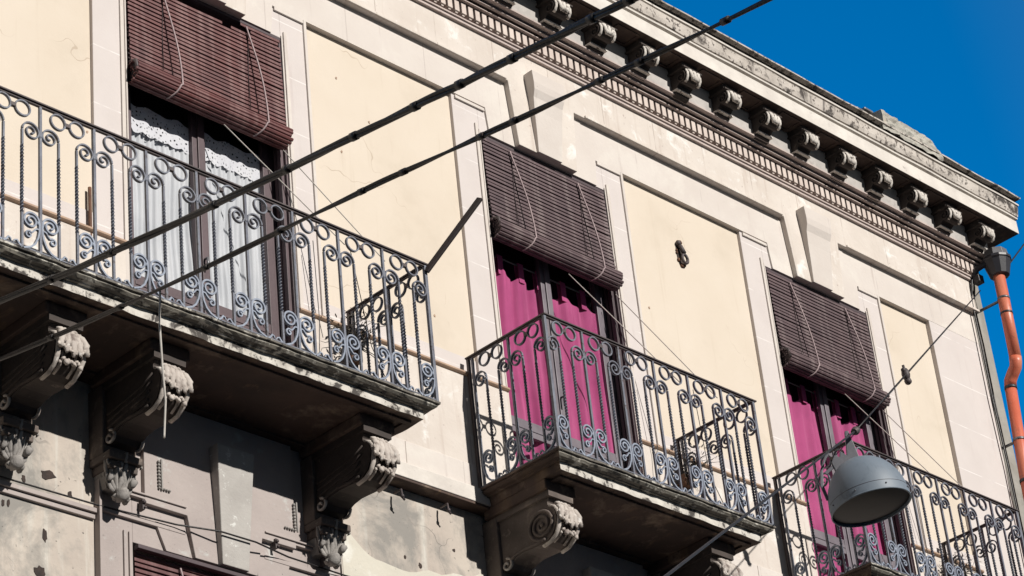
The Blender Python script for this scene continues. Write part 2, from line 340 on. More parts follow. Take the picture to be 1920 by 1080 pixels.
# band between panels and upper mould, with wedge voussoirs beside each keystone
def wedge_layer(name, zt, zb, tops, bots, yf, m, zoo, X0=BX0, X1=BX1, dz=0, ks=(0, 1, 2)):
    pts = [(X0, zt+dz), (X0, zb+dz)]
    for k in ks:
        X = k*P
        pts += [(X+.70-tops, zb+dz), (X+.70-bots, zoo+dz), (X+.70+bots, zoo+dz), (X+.70+tops, zb+dz)]
    pts += [(X1, zb+dz), (X1, zt+dz)]
    bm = bmesh.new(); prism_xz(bm, pts, yf, .29); return part(name, bm, m, bld, .005)
wedge_layer('panel_band', .36, 0.0, .60, .60-.0, 0., 'stucco', .0)
for k in range(3):
    X = k*P; bm = bmesh.new()
    prism_xz(bm, [(X+.70-.625, .003), (X+.70-.60, ZO-.002), (X+.70+.60, ZO-.002), (X+.70+.625, .003)], -.001, .285)
    part('voussoir', bm, 'stucco', bld)
wedge_layer('architrave', .70, .335, .375, .325, -.05, 'stone', ZO-.004, X1=BX1+.0)
# upper fillet on the lower edge of the architrave
bm = bmesh.new()
for a, b in ((BX0, .70-.40), (1.20, P+.70-.40), (P+1.20, 2*P+.70-.40), (2*P+1.20, BX1+.05)):
    box(bm, a, b, -.064, -.05, .335, .358)
part('architrave_fillet', bm, 'stone', bld, .003)
# keystones
for k in range(3):
    cx = k*P+.70; bm = bmesh.new()
    prof = [(-.095, .470, .185), (-.095, .36, .176), (-.088, .30, .170), (-.065, .235, .165), (-.052, .12, .158), (-.040, -.05, .146), (-.022, ZO-.006, .132)]
    rows = []
    for y, z, hw in prof:
        rows.append([bm.verts.new((cx-hw, -.0+.0, z)), bm.verts.new((cx-hw, y-.05, z)), bm.verts.new((cx+hw, y-.05, z)), bm.verts.new((cx+hw, 0, z))])
    for i in range(len(rows)-1):
        for j in range(3): bm.faces.new((rows[i][j], rows[i][j+1], rows[i+1][j+1], rows[i+1][j]))
    bm.faces.new(rows[0][::-1]); bm.faces.new(rows[-1])
    part('keystone', bm, 'stucco', bld, .004)
# dado, block course, belt
gaps = [(BX0, OL), (OR, P+OL), (P+OR, 2*P+OL), (2*P+OR, BX1)]
for a, b in gaps:
    bm = bmesh.new(); box(bm, a, b, .002, .28, ZF-.10, -2.547); part('dado', bm, 'stone', bld)
for a, b in gaps:
    bm = bmesh.new()
    if b > BX1-.01: b = 9.22
    pts = [(.0, -2.512), (-.014, -2.514), (-.022, -2.524), (-.022, -2.534), (-.012, -2.542), (0, -2.546), (.06, -2.55), (.06, -2.50)]
    prism_yz(bm, pts, a+(.003 if a > BX0 else 0), b-.003)
    part('dado_ledge', bm, 'ledge', bld, .002)
bm = bmesh.new()
x = BX0; 
while x < BX1:
    wv = .62; b = min(x+wv, BX1-.002)
    box(bm, x+.003, b-.003, -.004, .10, -3.445, -3.262); x += wv
part('block_course', bm, 'stucco', bld, .004)
bm = bmesh.new(); box(bm, BX0, BX1+.02, -.032, .28, -3.568, -3.452); part('belt_course', bm, 'fascia', bld, .006)
bm = bmesh.new(); box(bm, BX0, BX1+.02, -.026, .28, -3.588, -3.570); part('belt_shade_strip', bm, 'soffit', bld, .003)  # dark strip carries the shade under the belt
# dentil course and fillets, returned round the corner
YF = -.20; XE = BX1+.0
bm = bmesh.new()
box(bm, BX0, XE+.025, -.076, .28, .664, .688)
box(bm, BX0, XE+.045, -.090, .28, .690, .706)
part('dentil_moulding', bm, 'dentil', bld, .003)
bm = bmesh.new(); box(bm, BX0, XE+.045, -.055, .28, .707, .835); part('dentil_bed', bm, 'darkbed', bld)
bm = bmesh.new(); x = BX0+.02
while x < XE+.04:
    box(bm, x, x+.050, -.112, -.054, .727, .834); box(bm, x+.012, x+.038, -.100, -.054, .712, .7268)
    x += .0755
part('dentils', bm, 'toothstone', bld, .003)
bm = bmesh.new()
box(bm, BX0, XE+.12, -.140, .28, .838, .848); box(bm, BX0, XE+.16, -.178, .28, .866, .876)
box(bm, BX0, XE+.20, -.225, .28, .896, .912)
part('bed_moulding', bm, 'dentil', bld, .002)
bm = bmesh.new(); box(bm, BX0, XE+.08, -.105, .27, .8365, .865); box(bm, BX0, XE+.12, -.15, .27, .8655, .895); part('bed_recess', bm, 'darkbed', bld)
bm = bmesh.new(); box(bm, BX0, XE+.20, YF, .28, .913, 1.158); part('frieze', bm, 'frieze', bld)
# cornice
CE = XE+.42
bm = bmesh.new()
prism_yz(bm, [(-.44, 1.158), (-.44, 1.300), (.5, 1.300), (.5, 1.158)], BX0, CE)
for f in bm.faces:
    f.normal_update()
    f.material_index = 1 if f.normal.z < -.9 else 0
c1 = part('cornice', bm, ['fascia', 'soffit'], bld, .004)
def cpart(name, pts, xe, m, jit=0):
    bm = bmesh.new(); n = 150; rings = []
    for i in range(n+1):
        x = BX0+(xe-BX0)*i/n
        rings.append([bm.verts.new((x, y+(noise.noise((x*2.3, y*9, z*9))*jit), z+(noise.noise((x*3.1, z*7, 5))*jit))) for y, z in pts])
    m_ = len(pts)
    for i in range(n):
        for j in range(m_): bm.faces.new((rings[i][j], rings[i][(j+1) % m_], rings[i+1][(j+1) % m_], rings[i+1][j]))
    bm.faces.new(rings[0]); bm.faces.new(rings[-1][::-1])
    return part(name, bm, m, c1)
cpart('fascia_recess', [(-.40, 1.3005), (-.40, 1.3215), (.4, 1.3215), (.4, 1.3005)], CE-.02, 'soffit', .0)
cpart('cornice_fillet', [(-.450, 1.322), (-.452, 1.338), (.4, 1.338), (.4, 1.322)], CE+.015, 'fascia', .006)
cpart('cyma_recess', [(-.415, 1.3385), (-.415, 1.3555), (.4, 1.3555), (.4, 1.3385)], CE-.01, 'soffit', .0)
cpart('cyma', [(-.455, 1.356), (-.465, 1.39), (-.470, 1.42), (-.476, 1.455), (.4, 1.455), (.4, 1.356)], CE+.03, 'cornice', .010)
cpart('crown_recess', [(-.435, 1.4555), (-.435, 1.4695), (.4, 1.4695), (.4, 1.4555)], CE, 'soffit', .0)
cpart('crown_fillet', [(-.484, 1.470), (-.486, 1.486), (.4, 1.486), (.4, 1.470)], CE+.04, 'fascia', .006)
cpart('gutter_board', [(-.448, 1.4865), (-.455, 1.552), (.4, 1.552), (.4, 1.4865)], CE+.02, 'darkgutter', .006)
cpart('crown_tile', [(-.505, 1.5525), (-.507, 1.565), (.3, 1.60), (.3, 1.5525)], CE+.07, 'cornice', .010)
# soffit coffers between brackets (slightly raised borders)
bm = bmesh.new(); BP = .5285; bx = [9.862-BP*i for i in range(32)]
for i in range(31):
    a, b = bx[i+1]+.19, bx[i]-.07
    y0, y1 = -.40, -.215
    bm = bmesh.new()
    for (x0, x1, ya, yb) in ((a, b, y0, y0+.02), (a, b, y1-.02, y1), (a, a+.02, y0+.02, y1-.02), (b-.02, b, y0+.02, y1-.02)):
        box(bm, x0, x1, ya, yb, 1.148, 1.157)
    part('coffer_rim', bm, 'soffit', c1)
# modillion brackets
def bracket_mesh():
    bm = bmesh.new(); hw = .066
    prof = [(0, 0), (-.205, 0), (-.205, -.022), (-.19, -.026), (-.205, -.05), (-.212, -.085), (-.205, -.12), (-.185, -.148), (-.155, -.158), (-.13, -.15),
            (-.112, -.135), (-.095, -.145), (-.07, -.17), (-.05, -.20), (-.045, -.225), (0, -.245)]
    prism_yz(bm, prof, -hw, hw, 1)
    for f in bm.faces:
        f.normal_update()
        if f.normal.y < -.35 and f.calc_center_median().y < -.17: f.material_index = 1
    box(bm, -hw-.025, hw+.025, -.222, -.0, -.018, -.001, 1)
    for s in (-1, 1):                                      # side volute
        pts = []
        for i in range(34):
            a = i/33*2*math.pi*1.7; r = .060*(1-i/33*.85)
            pts.append((s*(hw+.002), -.145+r*math.cos(a+math.pi*.6), -.088+r*math.sin(a+math.pi*.6)))
        sweep(bm, pts, .008, 5, up=Vector((1, 0, 0)), mi=1)
    for i, s in enumerate((-1, 0, 1)):                        # curled leaf on the front
        pts = [(s*.042, -.205, -.026), (s*.040, -.228, -.045), (s*.034, -.238, -.08), (s*.026, -.234, -.115), (s*.018, -.220, -.142)]
        sweep(bm, pts, .02, 6, up=Vector((1, 0, 0)), rs=[.016, .019, .014, .017, .010], mi=0)
    for s in (-1, 1):
        pts = [(s*.060, -.208, -.03), (s*.061, -.222, -.07), (s*.061, -.220, -.11), (s*.060, -.200, -.148), (s*.060, -.175, -.160)]
        sweep(bm, pts, .011, 6, up=Vector((1, 0, 0)), mi=0)
    box(bm, -hw-.01, hw+.01, -.085, -.0, -.205, -.19, 0)
    bmesh.ops.recalc_face_normals(bm, faces=bm.faces)
    me = bpy.data.meshes.new('bracket'); bm.to_mesh(me); bm.free(); me.materials.append(MT['frontleaf']); me.materials.append(MT['corbelshade']); return me  # lit front and shaded cheeks put into two colours
bme = bracket_mesh()
for i, x in enumerate(bx[:26]):
    o = link('bracket', bme, bld, loc=Vector((x+.06, YF-.0, 1.098))-bld.location)
    o.scale = (1.28+random.uniform(-.04, .04), .86, .84+random.uniform(-.03, .03))
    bm = bmesh.new(); box(bm, x+.06-.10, x+.06+.10, -.365, YF, 1.099, 1.157); part('bracket_block', bm, 'corbelshade', bld, .004)  # block colour carries the shade under the cornice

# lower facade
ZL = -3.59; YL = .09
bm = bmesh.new()
box(bm, BX0, -.262, YL, .33, GZ, ZL); box(bm, 1.72, 3.12, YL, .33, GZ, ZL); box(bm, 5.2, 6.5, YL, .33, GZ, ZL); box(bm, 8.5, BX1, YL, .33, GZ, ZL)
box(bm, -.262, 9, YL+.02, .33, GZ, -7.6)
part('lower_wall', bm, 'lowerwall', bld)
for k in range(3):
    X = k*P; bm = bmesh.new(); D = -4.345
    a = X+SL+.03; b = X+SR+.03
    box(bm, a, X+OL, .062, .30, -7.6, ZL); box(bm, X+OR, b, .062, .30, -7.6, ZL); box(bm, X+OL, X+OR, .062, .30, ZO+D, ZL)
    box(bm, X+OL, X+OR, .12, .30, -7.6, -4.75)
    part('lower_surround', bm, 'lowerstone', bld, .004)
    bm = bmesh.new()
    for (x0, x1) in ((OL-.075, OL-.055), (OL-.035, OL-.012), (OR+.012, OR+.035), (OR+.055, OR+.075)): box(bm, X+x0, X+x1, .048, .062, -7.5, ZO+D+.06)
    part('lower_fillet', bm, 'lowerstone', bld, .002)
    # raised upper field of the lower door head with wedges
    bm = bmesh.new(); t = D+.02
    prism_xz(bm, [(X+SL+.35, ZL), (X+SL+.35, t), (X+.40, t), (X+.455, ZO+D-.002), (X+.945, ZO+D-.002), (X+1.0, t), (X+1.28, t), (X+1.28, ZL)], .028, .29)
    part('lower_head_panel', bm, 'lowerstone', bld, .004)
    bm = bmesh.new()
    prism_xz(bm, [(X+.16, -4.42), (X+.24, ZO+D-.004), (X+.44, ZO+D-.004), (X+.395, -4.42)], .042, .28)
    part('lower_voussoir', bm, 'lowerstone', bld, .003); bm = bmesh.new()
    prism_xz(bm, [(X+.96, ZO+D-.004), (X+.96, -4.42), (X+1.24, -4.42), (X+1.18, ZO+D-.004)], .042, .28)
    part('lower_voussoir', bm, 'lowerstone', bld, .003)
    bm = bmesh.new(); hw = (.15, .105)
    a = [bm.verts.new(p) for p in ((X+.74-hw[0], -.06, -3.80), (X+.74+hw[0], -.06, -3.80), (X+.74+hw[1], -.012, ZO+D-.012), (X+.74-hw[1], -.012, ZO+D-.012))]
    b = [bm.verts.new((q.co.x, .1, q.co.z)) for q in a]
    bm.faces.new(a[::-1]); 
    for i in range(4): bm.faces.new((a[i], a[(i+1) % 4], b[(i+1) % 4], b[i]))
    part('lower_keystone', bm, 'keydirty', bld, .006)
    # beaded pendants
    for s, x in ((1, .15), (-1, 1.24)):
        bm = bmesh.new()
        for i in range(8): blob(bm, (X+x+.03, .018, -4.02-i*.023), .011, seg=6)
        for i in range(5): blob(bm, (X+x+.03+s*i*.02, .018, -4.02-.18), .009, seg=6)
        box(bm, X+x+.045, X+x+.055, .012, .022, -4.21, -4.0)
        part('beaded_pendant', bm, 'acanthus', bld)
# string course on the lower facade
for q in [(BX0, -.27, .050, .10, -4.475, -4.445), (BX0, -.27, .068, .10, -4.51, -4.478)]+[(k*P+a, k*P+b, y, .07, z, z+h) for k in range(3) for a, b in ((SL+.04, .39), (1.02, SR+.02)) for y, z, h in ((.030, -4.30, .018), (.016, -4.28, .012), (.038, -4.455, .028))]:
    bm = bmesh.new(); box(bm, *q); part('string_course', bm, 'lowerstone', bld, .003)
bm = bmesh.new()
box(bm, -.262, -.245, .035, .3, -7.6, ZL); part('lower_pilaster_edge', bm, 'lowerstone', bld)

# grey weathered return strip right of the corner
bm = bmesh.new(); box(bm, BX1+.001, BX1+.34, .08, 9, GZ, .90)
part('return_wall', bm, 'grey_return', bld)
bm = bmesh.new(); box(bm, 9.80, BX1+.05, -.035, .10, .36, .655); jitter(bm, .012, 3); part('corner_patch', bm, 'grey_return', bld, .012)

# holes and scars in the plaster
def hole(name, x, z, w_, h_, y, m='hole', seed=0, rim=None):
    rnd = random.Random(seed); bm = bmesh.new(); n = 14; pts = []
    for i in range(n):
        a = 2*math.pi*i/n; q = rnd.uniform(.65, 1.15); pts.append((x+w_/2*q*math.cos(a), z+h_/2*q*math.sin(a)))
    prism_xz(bm, pts, y-.004, y+.01); o = part(name, bm, m, bld)
    if rim:
        bm = bmesh.new()
        for i in range(9):
            a = rnd.uniform(0, 6.28); blob(bm, (x+w_*.5*math.cos(a), y-.008, z+h_*.48*math.sin(a)), rnd.uniform(.010, .022), seg=6, sy=.7)
        part('crumbled_plaster', bm, rim, o)
    return o
hole('hole_in_plaster', 5.705, -.515, .10, .24, YP, seed=4, rim='rust')
o = thing('wall_fitting', 'small dark broken iron fitting sticking out of the panel between middle and corner doors', 'fitting', (5.70, YP, -.52))
bm = bmesh.new(); pts = [(5.715+.032*math.cos(a*.45), YP-.035, -.575+.042*math.sin(a*.45)) for a in range(15)]; sweep(bm, pts, .014, 6); part('ring', bm, 'irondark', o)
bm = bmesh.new(); sweep(bm, [(5.69, YP+.005, -.44), (5.685, YP-.03, -.46), (5.705, YP-.045, -.53)], .018, 6, up=Vector((1, 0, 0))); blob(bm, (5.675, YP-.02, -.43), .026, seg=7); part('stub', bm, 'irondark', o)
for (x, z, a, b) in ((-.622, -4.70, .035, .09), (-.914, -4.57, .022, .05), (-.877, -4.56, .022, .05), (-.772, -4.375, .03, .05), (-.44, -4.385, .035, .05), (-.654, -4.95, .09, .10),
                     (2.30, -4.10, .02, .03), (2.436, -4.13, .03, .045), (2.771, -3.93, .025, .025), (-.60, -4.30, .11, .07)):
    hole('plaster_scar', x, z, a, b, YL, seed=int(x*100+z*10), m='hole')
for (x, z, y) in ((2.25, -.62, YP), (1.95, -1.0, YP), (2.6, -1.9, YP), (-.95, -.62, YP), (2.75, -2.1, YP), (1.95, -.35, YP), (-.31, -1.75, YP), (5.2, -1.2, YP)):
    hole('plaster_pit', x, z, .018, .024, y, seed=int(x*77), m='ledge')

rnd = random.Random(21); bm = bmesh.new(); pts = [(1.73, -5.6), (3.05, -5.6)]
for i in range(23):
    x = 3.05-(1.32)*i/22; pts.append((x, -4.10-.10*math.sin((x-1.6)*2.6)+.06*noise.noise((x*5, 1, 2))+(.16 if x < 2.0 else 0)*(2.0-x)/.3))
prism_xz(bm, pts, YL-.003, YL+.02); part('plaster_patch', bm, 'palepatch', bld)
# ---------------------------------------------------------------- balcony slabs and corbels
def corbel_mesh(volute=True):
    bm = bmesh.new(); hw = .100
    prof = [(0, 0), (-.62, 0), (-.62, -.055), (-.60, -.075), (-.60, -.10), (-.635, -.12), (-.665, -.17), (-.675, -.24), (-.66, -.32), (-.625, -.38),
            (-.57, -.42), (-.50, -.435), (-.40, -.43), (-.30, -.425), (-.22, -.44), (-.16, -.465), (-.13, -.50), (0, -.52)]
    prism_yz(bm, prof, -hw, hw, 1)
    for s in (-1, 1):                                      # volute on the cheek
        if not volute:
            for q in range(4):
                sweep(bm, [(s*(hw+.002), -.60+q*.02, -.15-q*.065), (s*(hw+.002), -.50, -.20-q*.055), (s*(hw+.002), -.30, -.23-q*.052), (s*(hw+.002), -.08, -.26-q*.06)], .010, 5, up=Vector((1, 0, 0)), mi=1)
        pts = []; k = 70
        for i in range(k):
            t = i/(k-1); a = -math.pi*.55+t*2*math.pi*2.6; r = .135*(1-t)**.8+.012
            pts.append((s*(hw+.004), -.525+r*math.cos(a), -.262+r*1.0*math.sin(a)))
        if volute:
            sweep(bm, pts, .017, 6, up=Vector((1, 0, 0)), rs=[.017*(1-.4*i/k) for i in range(k)], mi=1)
            blob(bm, (s*(hw+.004), -.525, -.262), .024, sx=.5, mi=1)
        pts = [(s*(hw+.004), y, z) for y, z in ((-.55, -.405), (-.45, -.412), (-.30, -.40), (-.20, -.415), (-.14, -.45))]
        sweep(bm, pts, .015, 6, up=Vector((1, 0, 0)), mi=1)
        pts = []
        for i in range(24):
            t = i/23; a = math.pi*.5+t*2*math.pi*1.3; r = .055*(1-t)+.008
            pts.append((s*(hw+.006), -.11+r*math.cos(a), -.47+r*math.sin(a)))
        sweep(bm, pts, .012, 6, up=Vector((1, 0, 0)), mi=0)
        # raised edge ribbons on the front roll
        pts = [(s*(hw-.012), y, z) for y, z in ((-.61, -.11), (-.655, -.135), (-.688, -.18), (-.698, -.24), (-.684, -.325), (-.645, -.395), (-.58, -.44), (-.50, -.452))]
        sweep(bm, pts, .016, 6, up=Vector((1, 0, 0)), mi=0)
        pts = [(s*(hw-.052), y, z) for y, z in ((-.675, -.28), (-.668, -.33), (-.63, -.39), (-.57, -.43))]
        sweep(bm, pts, .010, 6, up=Vector((1, 0, 0)), mi=0)
    box(bm, -hw-.02, hw+.02, -.655, 0, -.045, -.004, 1)
    # acanthus leaf over the front roll: lobes fanning down, curled tip
    rnd = random.Random(3)
    for i in range(5):
        u = (i-2)/2; x = u*.078
        ln = .20-.05*abs(u)+rnd.uniform(-.01, .01)
        pts = [(x*.75, -.640, -.115), (x*.9, -.70, -.15), (x*1.0, -.722, -.15-ln*.35), (x*1.12, -.718, -.15-ln*.7), (x*1.2, -.728, -.15-ln)]
        sweep(bm, pts, .02, 7, up=Vector((1, 0, 0)), rs=[.014, .024, .021, .019, .011], mi=0)
        for s in (-1, 1):
            blob(bm, (x*1.05+s*.019, -.722, -.165-ln*.30), .012, seg=6, sz=1.8, mi=0); blob(bm, (x*1.12+s*.017, -.726, -.18-ln*.62), .011, seg=6, sz=1.6, mi=0)
    for x, z, r in ((-.060, -.105, .026), (-.030, -.098, .020), (.005, -.108, .032), (.040, -.100, .020), (.065, -.112, .024)):
        blob(bm, (x, -.668, z), r, seg=8, sz=.8, mi=0)
    for i in range(9):                                     # ragged lower leaf row
        blob(bm, (-.072+i*.018, -.700+abs(i-4)*.003, -.372+rnd.uniform(-.025, .02)), rnd.uniform(.009, .019), seg=6, sz=1.3, mi=0)
    for v in bm.verts:
        if v.co.y < -.63: v.co += noise.noise_vector(v.co*38)*.011
    bmesh.ops.recalc_face_normals(bm, faces=bm.faces)
    me = bpy.data.meshes.new('corbel'); bm.to_mesh(me); bm.free(); me.materials.append(MT['corbel']); me.materials.append(MT['corbelside']); return me
def leaf_mesh():
    bm = bmesh.new(); rnd = random.Random(5)
    prism_xz(bm, [(-.10, 0), (-.115, -.06), (-.085, -.20), (.085, -.20), (.115, -.06), (.10, 0)], -.05, .07)
    for i in range(8):
        u = (i-3.5)/3.5; x = u*.105
        pts = [(x*1.05, -.055, -.0), (x*1.12, -.115+abs(u)*.03, -.035), (x*1.06, -.125+abs(u)*.04, -.09), (x*.9, -.105+abs(u)*.03, -.15), (x*.66, -.075, -.205), (x*.5, -.07, -.235)]
        sweep(bm, pts, .012, 6, up=Vector((1, 0, 0)), rs=[.010, .019, .016, .015, .016, .008])
        blob(bm, (x*1.12, -.128+abs(u)*.03, -.018), .017, seg=6)
    for s in (-1, 1):
        pts = []
        for i in range(16):
            t = i/15; a = t*2*math.pi*1.1; r = .035*(1-t)+.008
            pts.append((s*(.105)+r*math.cos(a), -.11, -.05+r*math.sin(a)))
        sweep(bm, pts, .009, 5)
    for q in range(5):
        x = -.09+q*.045; pts = []
        for i in range(12):
            t = i/11; a = math.pi*(.1+1.5*t); r = .030-.012*t
            pts.append((x+rnd.uniform(-.002, .002), -.13+abs(x)*.3+r*math.cos(a)*.7, -.015+r*math.sin(a)))
        sweep(bm, pts, .011, 6, up=Vector((1, 0, 0)))
    for q in range(14):
        blob(bm, (rnd.uniform(-.115, .115), -.10+rnd.uniform(-.02, .02), -.02-.2*rnd.random()), rnd.uniform(.010, .020), seg=6, sz=1.5)
    blob(bm, (-.012, -.105, -.255), .055, sz=.75, seg=10); blob(bm, (-.045, -.085, -.262), .03, seg=8); blob(bm, (.045, -.085, -.262), .03, seg=8)
    for v in bm.verts:
        if v.co.y < -.052: v.co += noise.noise_vector(v.co*26)*.020
    bmesh.ops.recalc_face_normals(bm, faces=bm.faces)
    me = bpy.data.meshes.new('acanthus_leaf'); bm.to_mesh(me); bm.free(); me.materials.append(MT['acanthus']); return me
cme, lme, cme_shade = corbel_mesh(), leaf_mesh(), corbel_mesh(False)
cme_shade.materials[1] = MT['corbelshade']  # corbel copy with deeper shade put into its cheek colour
for v_ in lme.vertices: v_.co.x *= .9
for me_ in (cme, cme_shade):
    for v_ in me_.vertices: v_.co.z = v_.co.z*.78-.02*min(1, abs(v_.co.z)*12); v_.co.y *= .865
ZT, ZB = -3.455, -3.572          # slab top, soffit
def slab(x0, x1, cs, seed):
    bm = bmesh.new(); n = max(24, int((x1-x0)/.06))
    prof = [(0, -.805, ZT, 0), (1, -.805, ZT-.014, 0), (2, -.788, ZT-.016, 1), (3, -.792, ZT-.030, 1), (4, -.775, ZT-.044, 1), (5, -.750, ZT-.050, 0), (6, -.745, ZT-.056, 0), (7, -.722, ZT-.058, 0), (8, -.72, ZB, 4)]
    def pr_(d):  # offset of the profile outward relative to the top edge, and z
        return [(-.805-p[1], p[2]) for p in prof]
    # path round three sides
    path = []
    ny = 14
    for i in range(ny): path.append(('L', i/ny))
    for i in range(n+1): path.append(('F', i/n))
    for i in range(ny): path.append(('R', (i+1)/ny))
    rings = []
    for kind, t in path:
        ring = []
        for (_, yy, z, _m) in prof:
            ins = .805+yy if False else -( -.805 - yy)*-1
            ins = yy+.805
            xa, xb = x0-.018+ins, x1+.018-ins
            if kind == 'L': p = Vector((xa, .0+(yy)*t, z))
            elif kind == 'F': p = Vector((xa+(xb-xa)*t, yy, z))
            else: p = Vector((xb, yy*(1-t), z))
            k = noise.noise(p*7+Vector((seed, 0, 0)))*.007+noise.noise(p*31)*.006-.012*max(0, noise.noise(p*13+Vector((3, 3, 3)))-.28)
            ring.append(bm.verts.new(p+Vector((0 if kind == 'F' else k*(1 if kind == 'R' else -1), -k if kind == 'F' else 0, noise.noise(p*9+Vector((9, 9, 9)))*.004+noise.noise(p*40)*.003))))
        rings.append(ring)
    for i in range(len(rings)-1):
        for j in range(len(prof)-1):
            f = bm.faces.new((rings[i][j], rings[i+1][j], rings[i+1][j+1], rings[i][j+1])); f.material_index = prof[j+1][3] if j in (2, 3) else 0
            f.material_index = 4 if prof[j+1][3] == 4 else f.material_index
            if path[i][0] == 'L': f.material_index = 3  # left side takes the shaded soffit colour too
    top = [r[0] for r in rings]; bot = [r[-1] for r in rings]
    bm.faces.new(top[::-1]).material_index = 0
    bm.faces.new(bot).material_index = 2
    # soffit border moulding
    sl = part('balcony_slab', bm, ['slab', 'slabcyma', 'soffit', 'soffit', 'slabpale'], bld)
    bm = bmesh.new()
    box(bm, x0+.12, x1-.12, -.66, -.62, ZB-.016, ZB-.001); box(bm, x0+.12, x0+.16, -.619, -.05, ZB-.016, ZB-.001); box(bm, x1-.16, x1-.12, -.619, -.05, ZB-.016, ZB-.001)
    part('soffit_moulding', bm, 'soffit', sl, .003)
    for c in cs:
        o = link('corbel', cme if c == 3.20 else cme_shade, sl, loc=Vector((c, 0, ZB-.075))-bld.location)
        b2 = bmesh.new(); box(b2, c-.15, c+.15, -.565, .04, ZB-.078, ZB-.002); part('corbel_cap', b2, 'soffit', sl, .008)
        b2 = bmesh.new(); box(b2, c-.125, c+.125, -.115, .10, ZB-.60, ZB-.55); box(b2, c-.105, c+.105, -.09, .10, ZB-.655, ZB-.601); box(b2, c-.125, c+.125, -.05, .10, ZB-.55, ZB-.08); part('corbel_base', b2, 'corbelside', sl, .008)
        link('acanthus_leaf', lme, sl, loc=Vector((c, .035, ZB-.56))-bld.location)
    return sl
slab(-4.6, 1.843, [-2.60, -.93, -.17, 1.51], 1)
slab(2.985, 5.235, [3.20, 4.89], 2)
slab(6.405, 8.655, [6.60, 8.29], 3)

# ---------------------------------------------------------------- doors
def door(k):
    X = k*P; YD = .15; grey = k > 0
    fm = 'woodgrey' if grey else 'wood'
    bm = bmesh.new()
    for a, b in ((OL, OL+.07), (OR-.07, OR)): box(bm, X+a, X+b, YD, YD+.05, ZF, ZO)
    box(bm, X+OL+.07, X+OR-.07, YD, YD+.05, ZO-.08, ZO)
    d = part('door', bm, fm, bld, .004)
    for a, b in ((OL+.072, .699), (.701, OR-.072)):
        bm = bmesh.new()
        box(bm, X+a, X+a+.055, YD-.012, YD+.03, ZF+.01, ZO-.082); box(bm, X+b-.055, X+b, YD-.012, YD+.03, ZF+.01, ZO-.082)
        for z0, z1 in ((ZO-.15, ZO-.082), (-2.75, -2.62), (ZF+.01, ZF+.16)): box(bm, X+a+.055, X+b-.055, YD-.008, YD+.026, z0, z1)
        box(bm, X+a+.060, X+b-.060, YD-.014, YD-.008, -2.70, -2.67)
        part('door_leaf', bm, fm, d, .005)
        bm = bmesh.new(); bm.faces.new([bm.verts.new(q) for q in ((X+a+.05, YD+.01, ZF+.1), (X+b-.05, YD+.01, ZF+.1), (X+b-.05, YD+.01, ZO-.1), (X+a+.05, YD+.01, ZO-.1))]); part('glass_pane', bm, 'glass', d)
    bm = bmesh.new(); box(bm, X+.685, X+.74, YD-.026, YD-.012, ZF+.02, ZO-.09); part('meeting_stile', bm, fm, d, .004)
    bm = bmesh.new(); sweep(bm, [(X+.70, YD-.03, -2.32), (X+.70, YD-.06, -2.32), (X+.70, YD-.06, -2.40)], .009, 6, up=Vector((1, 0, 0))); part('handle', bm, 'gutterzinc', d)
    bm = bmesh.new()
    box(bm, X+OR-.014, X+OR-.001, .02, YD-.002, ZF, ZO-.004); box(bm, X+OL+.001, X+OL+.014, .02, YD-.002, ZF, ZO-.004)
    box(bm, X+OL+.014, X+OR-.014, .02, YD-.002, ZO-.016, ZO-.003)
    box(bm, X+OR-.040, X+OR-.014, .045, .085, ZF, ZO-.02); box(bm, X+OR-.032, X+OR-.014, .10, .13, ZF, ZO-.02)
    part('reveal_lining', bm, 'lining' if grey else 'wood', d, .002)
for k in range(3): door(k)

# ---------------------------------------------------------------- curtains
def curtain(name, label, cat, group, x0, x1, ztop, zbot, y, m, tabs, seed, folds=5):
    rnd = random.Random(seed); t = thing(name, label, cat, ((x0+x1)/2, y, zbot), group)
    bm = bmesh.new(); nx, nz_ = 90, 40; g = []
    ph = [rnd.uniform(0, 6.28) for _ in range(4)]
    for j in range(nz_+1):
        row = []; v_ = j/nz_
        for i in range(nx+1):
            u = i/nx; x = x0+(x1-x0)*u
            zt = ztop
            if tabs: zt = ztop-.055*abs(math.sin(math.pi*tabs[1]*u))**1.4
            z = zt+(zbot-zt)*v_
            a = (.005+.006*v_) if m == 'white_voile' else (.018+.016*v_)
            yy = y+a*math.sin(u*folds*6.28+ph[0]+.8*math.sin(v_*3+ph[1]))+.008*math.sin(u*folds*2.3*6.28+ph[2]+v_*4)+.010*math.sin(v_*9+u*5+ph[3])
            row.append(bm.verts.new((x+.01*math.sin(v_*5+ph[1]), yy, z)))
        g.append(row)
    for j in range(nz_):
        for i in range(nx):
            bm.faces.new((g[j][i], g[j][i+1], g[j+1][i+1], g[j+1][i])).smooth = True
    part('cloth', bm, m, t)
    if tabs:
        nt_ = tabs[1]
        for i in range(nt_+1):
            x = x0+(x1-x0)*i/nt_; x = min(max(x, x0+.03), x1-.03)
            bm = bmesh.new(); box(bm, x-.028, x+.028, y-.020, y-.014, ztop-.05, ztop+.115); box(bm, x-.028, x+.028, y+.014, y+.020, ztop-.05, ztop+.115)
            box(bm, x-.028, x+.028, y-.020, y+.020, ztop+.115, ztop+.121); jitter(bm, .004, i)
            part('tab', bm, m, t)
    return t
